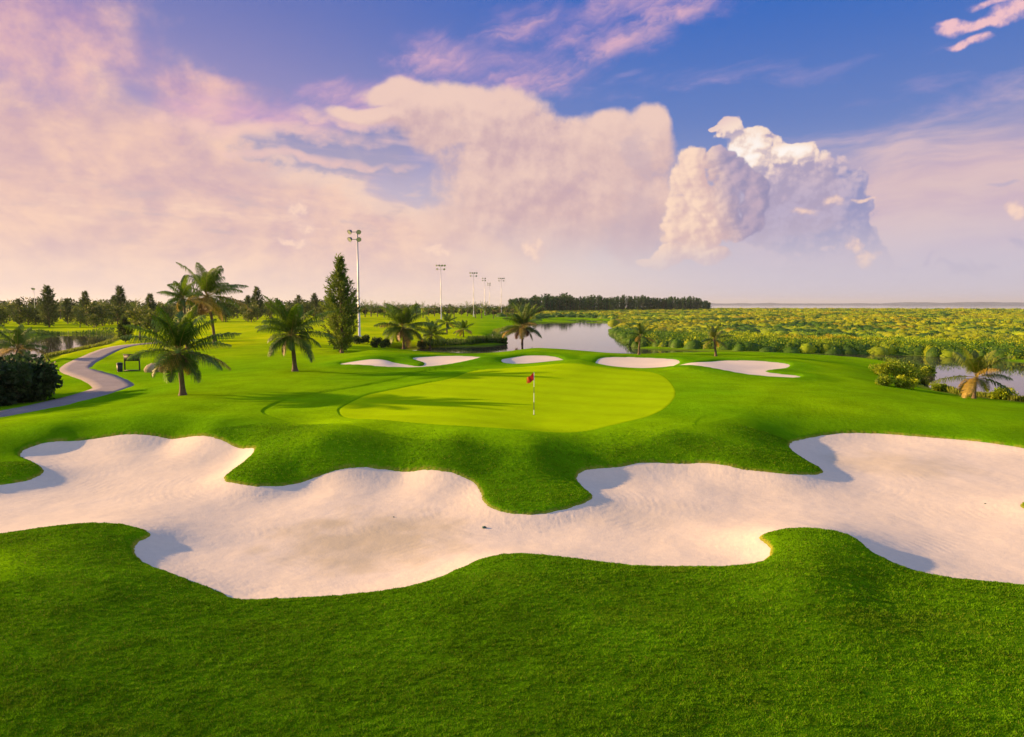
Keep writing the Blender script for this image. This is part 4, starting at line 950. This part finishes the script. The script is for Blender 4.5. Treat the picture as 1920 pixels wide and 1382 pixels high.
# anvil cloud: flat wind blown top, soft body
AN = [(690,212,80,16),(740,182,90,26),(800,205,110,44),(870,185,120,36),(950,200,110,50),(880,240,150,60),(1000,255,100,70),(1080,262,80,55),(1150,232,50,36),(1215,235,42,42),(1180,290,85,80),(960,330,170,120),(1080,350,160,130),(1190,400,75,130),(1000,430,240,80)]
al, lit, f0 = cloud(AN, 3.0, .26, -.3, 1.25, 11.0, step=.8, kk=.9, det=6, rgh=.64, warp=1.5, bil=.3, bsc=.3, dirv=(-.5, .85), soft=.3)
ac = mixrgb(smooth(mid_n+w1*.8, -.3, .25), c(206, 172, 176), c(236, 200, 184))
ac = mixrgb(smooth(V_, 17, 21)*.5, ac, c(250, 214, 198))
ac = mixrgb(lit*.75, mixrgb(.5, ac, c(200, 168, 178)), c(248, 212, 194))
ac = mixrgb(smooth(V_, 6, 2)*.6, ac, c(228, 204, 200))
out = mixrgb(al*smooth(V_, 1.5, 8.0)*.96, out, ac)
out = mixrgb(smooth(union([blob(Uw, Vw, 1200, 420, 70, 110), blob(Uw, Vw, 1225, 300, 40, 70)], .3)+mid_n, .1, 1.2)*.5, out, c(190, 168, 184))
# rear cumulus, brightest on its left shoulder
C2 = [(1368,243,38,30),(1340,240,14,10),(1405,268,52,36),(1440,275,40,26),(1468,283,34,24),(1502,284,36,26),(1430,320,85,60),(1530,340,95,60),(1590,352,42,50),(1585,400,58,75),(1500,420,140,70),(1605,460,50,60),(1640,492,42,36),(1560,500,120,40),(1675,510,40,18)]
al2, lit2, f2 = cloud(C2, 1.0, .9, -.05, .5, 23.0, dirv=(-.6, .8), step=.34, kk=1.45, soft=.12, warp=.5, bil=1.0, bsc=.55, lr=(-.55, .75), rgh=.6)
g2 = union([blob(U, V_, 1395, 285, 80, 62), blob(U, V_, 1480, 288, 80, 26)], .3)
c2 = mixrgb(lit2, mixrgb(smooth(union([blob(Uw, Vw, 1560, 455, 130, 36), blob(Uw, Vw, 1610, 380, 50, 80)], .3), -.3, .6), c(170, 158, 188), c(140, 144, 190)), mixrgb(smooth(V_, 13, 7), c(236, 204, 198), c(184, 172, 200))); c2 = mixrgb(smooth(g2+lit2*.8, .35, 1.3), c2, c(255, 228, 208))
c2 = mixrgb(smooth(g2+lit2*.5, .85, 1.5), c2, (1.05, .98, .92))
c2 = mixrgb(smooth(V_, 8, 2.5)*.75, c2, c(202, 192, 208))
out = mixrgb(al2*smooth(V_, 1.0, 5.0)*.95, out, c2)
# front cumulus tower
C1 = [(1302,292,40,30),(1342,298,34,26),(1295,335,52,50),(1365,335,55,40),(1415,352,34,34),(1325,390,85,62),(1420,395,30,48),(1300,440,72,40),(1365,425,62,40),(1270,474,56,26),(1235,490,40,14),(1330,478,50,25)]
al1, lit1, f1_ = cloud(C1, .95, .8, -.05, .6, 3.0, dirv=(-.85, .45), step=.38, kk=1.15, soft=.12, warp=.6, bil=1.0, bsc=.48, lr=(-.6, .75), rgh=.6)
rightd = smooth(U+V_*.25+fine*1.5, 17.6, 20.4)
c1 = mixrgb(lit1, c(216, 182, 182), c(253, 219, 196)); c1 = mixrgb(rightd*.9, c1, mixrgb(lit1, c(138, 136, 178), c(188, 166, 190)))
out = mixrgb(al1*smooth(V_, 1.5, 5.5), out, c1)
# small lit puffs
PF = [(1565,378,26,13),(1506,396,26,12),(1620,372,24,6),(1600,462,24,16),(1625,485,24,18),(560,398,24,26),(575,430,20,26),(548,455,44,10),(1905,395,20,28),(1000,470,26,30),(820,470,40,16)]
alp, litp, _ = cloud(PF, 2.4, 1.3, -.15, 1.7, 61.0, soft=.15, warp=.5, body=1.4, rgh=.64)
out = mixrgb(alp*.85, out, mixrgb(litp, c(226, 192, 190), c(255, 218, 196)))
TR = [(1800,48,62,15),(1850,42,60,14),(1900,18,60,22),(1815,76,44,9),(1870,2,60,10),(1780,42,30,10)]
alt, litt, _ = cloud(TR, 2.6, .9, -.2, 1.5, 91.0, soft=.3, warp=.7, body=1.5, rgh=.66, det=6)
out = mixrgb(alt*.92, out, mixrgb(litt, c(198, 164, 200), c(248, 198, 200)))
# small grey banks low on the right
GB = [(1740,488,26,9),(1840,498,32,9),(1800,508,60,8),(1900,450,30,12),(1880,350,40,8)]
alg, litg, _ = cloud(GB, 1.6, .9, .0, 2.0, 97.0, soft=.2, warp=1.2, body=1.3)
out = mixrgb(alg*.7, out, c(176, 168, 198))
# horizon brightening
out = mixrgb(smooth(V_, 6, .5)*.55, out, mixrgb(smooth(U, 26, -6), c(200, 196, 214), c(246, 222, 210)))
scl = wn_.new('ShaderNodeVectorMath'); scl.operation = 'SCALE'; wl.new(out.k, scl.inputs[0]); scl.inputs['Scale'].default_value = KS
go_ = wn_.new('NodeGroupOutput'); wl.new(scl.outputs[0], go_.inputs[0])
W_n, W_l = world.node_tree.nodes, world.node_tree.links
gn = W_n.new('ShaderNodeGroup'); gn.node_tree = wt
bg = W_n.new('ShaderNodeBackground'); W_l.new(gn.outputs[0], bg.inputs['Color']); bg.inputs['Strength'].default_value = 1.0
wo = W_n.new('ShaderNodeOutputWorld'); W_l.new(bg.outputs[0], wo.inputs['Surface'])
world.cycles.sampling_method = 'MANUAL'; world.cycles.sample_map_resolution = 512

# ------------------------------------------------------------------ sun
sd_ = bpy.data.lights.new('sun', 'SUN'); so = bpy.data.objects.new('sun', sd_); COL.objects.link(so)
sd_.energy = 5.0; sd_.angle = R(.9); sd_.color = (1.0, .60, .25)
az = R(SUN_AZ); to = Vector((math.sin(az)*math.cos(R(SUN_EL)), math.cos(az)*math.cos(R(SUN_EL)), math.sin(R(SUN_EL))))
so.rotation_euler = to.to_track_quat('Z', 'Y').to_euler(); so.location = to*100

S.view_settings.view_transform = 'Standard'; S.view_settings.look = 'None'; S.view_settings.exposure = EXPO; S.view_settings.gamma = 1
S.cycles.max_bounces = 5; S.cycles.diffuse_bounces = 2; S.cycles.glossy_bounces = 3; S.cycles.transmission_bounces = 3; S.cycles.transparent_max_bounces = 4
S.cycles.caustics_reflective = False; S.cycles.caustics_refractive = False
S.cycles.use_denoising = True
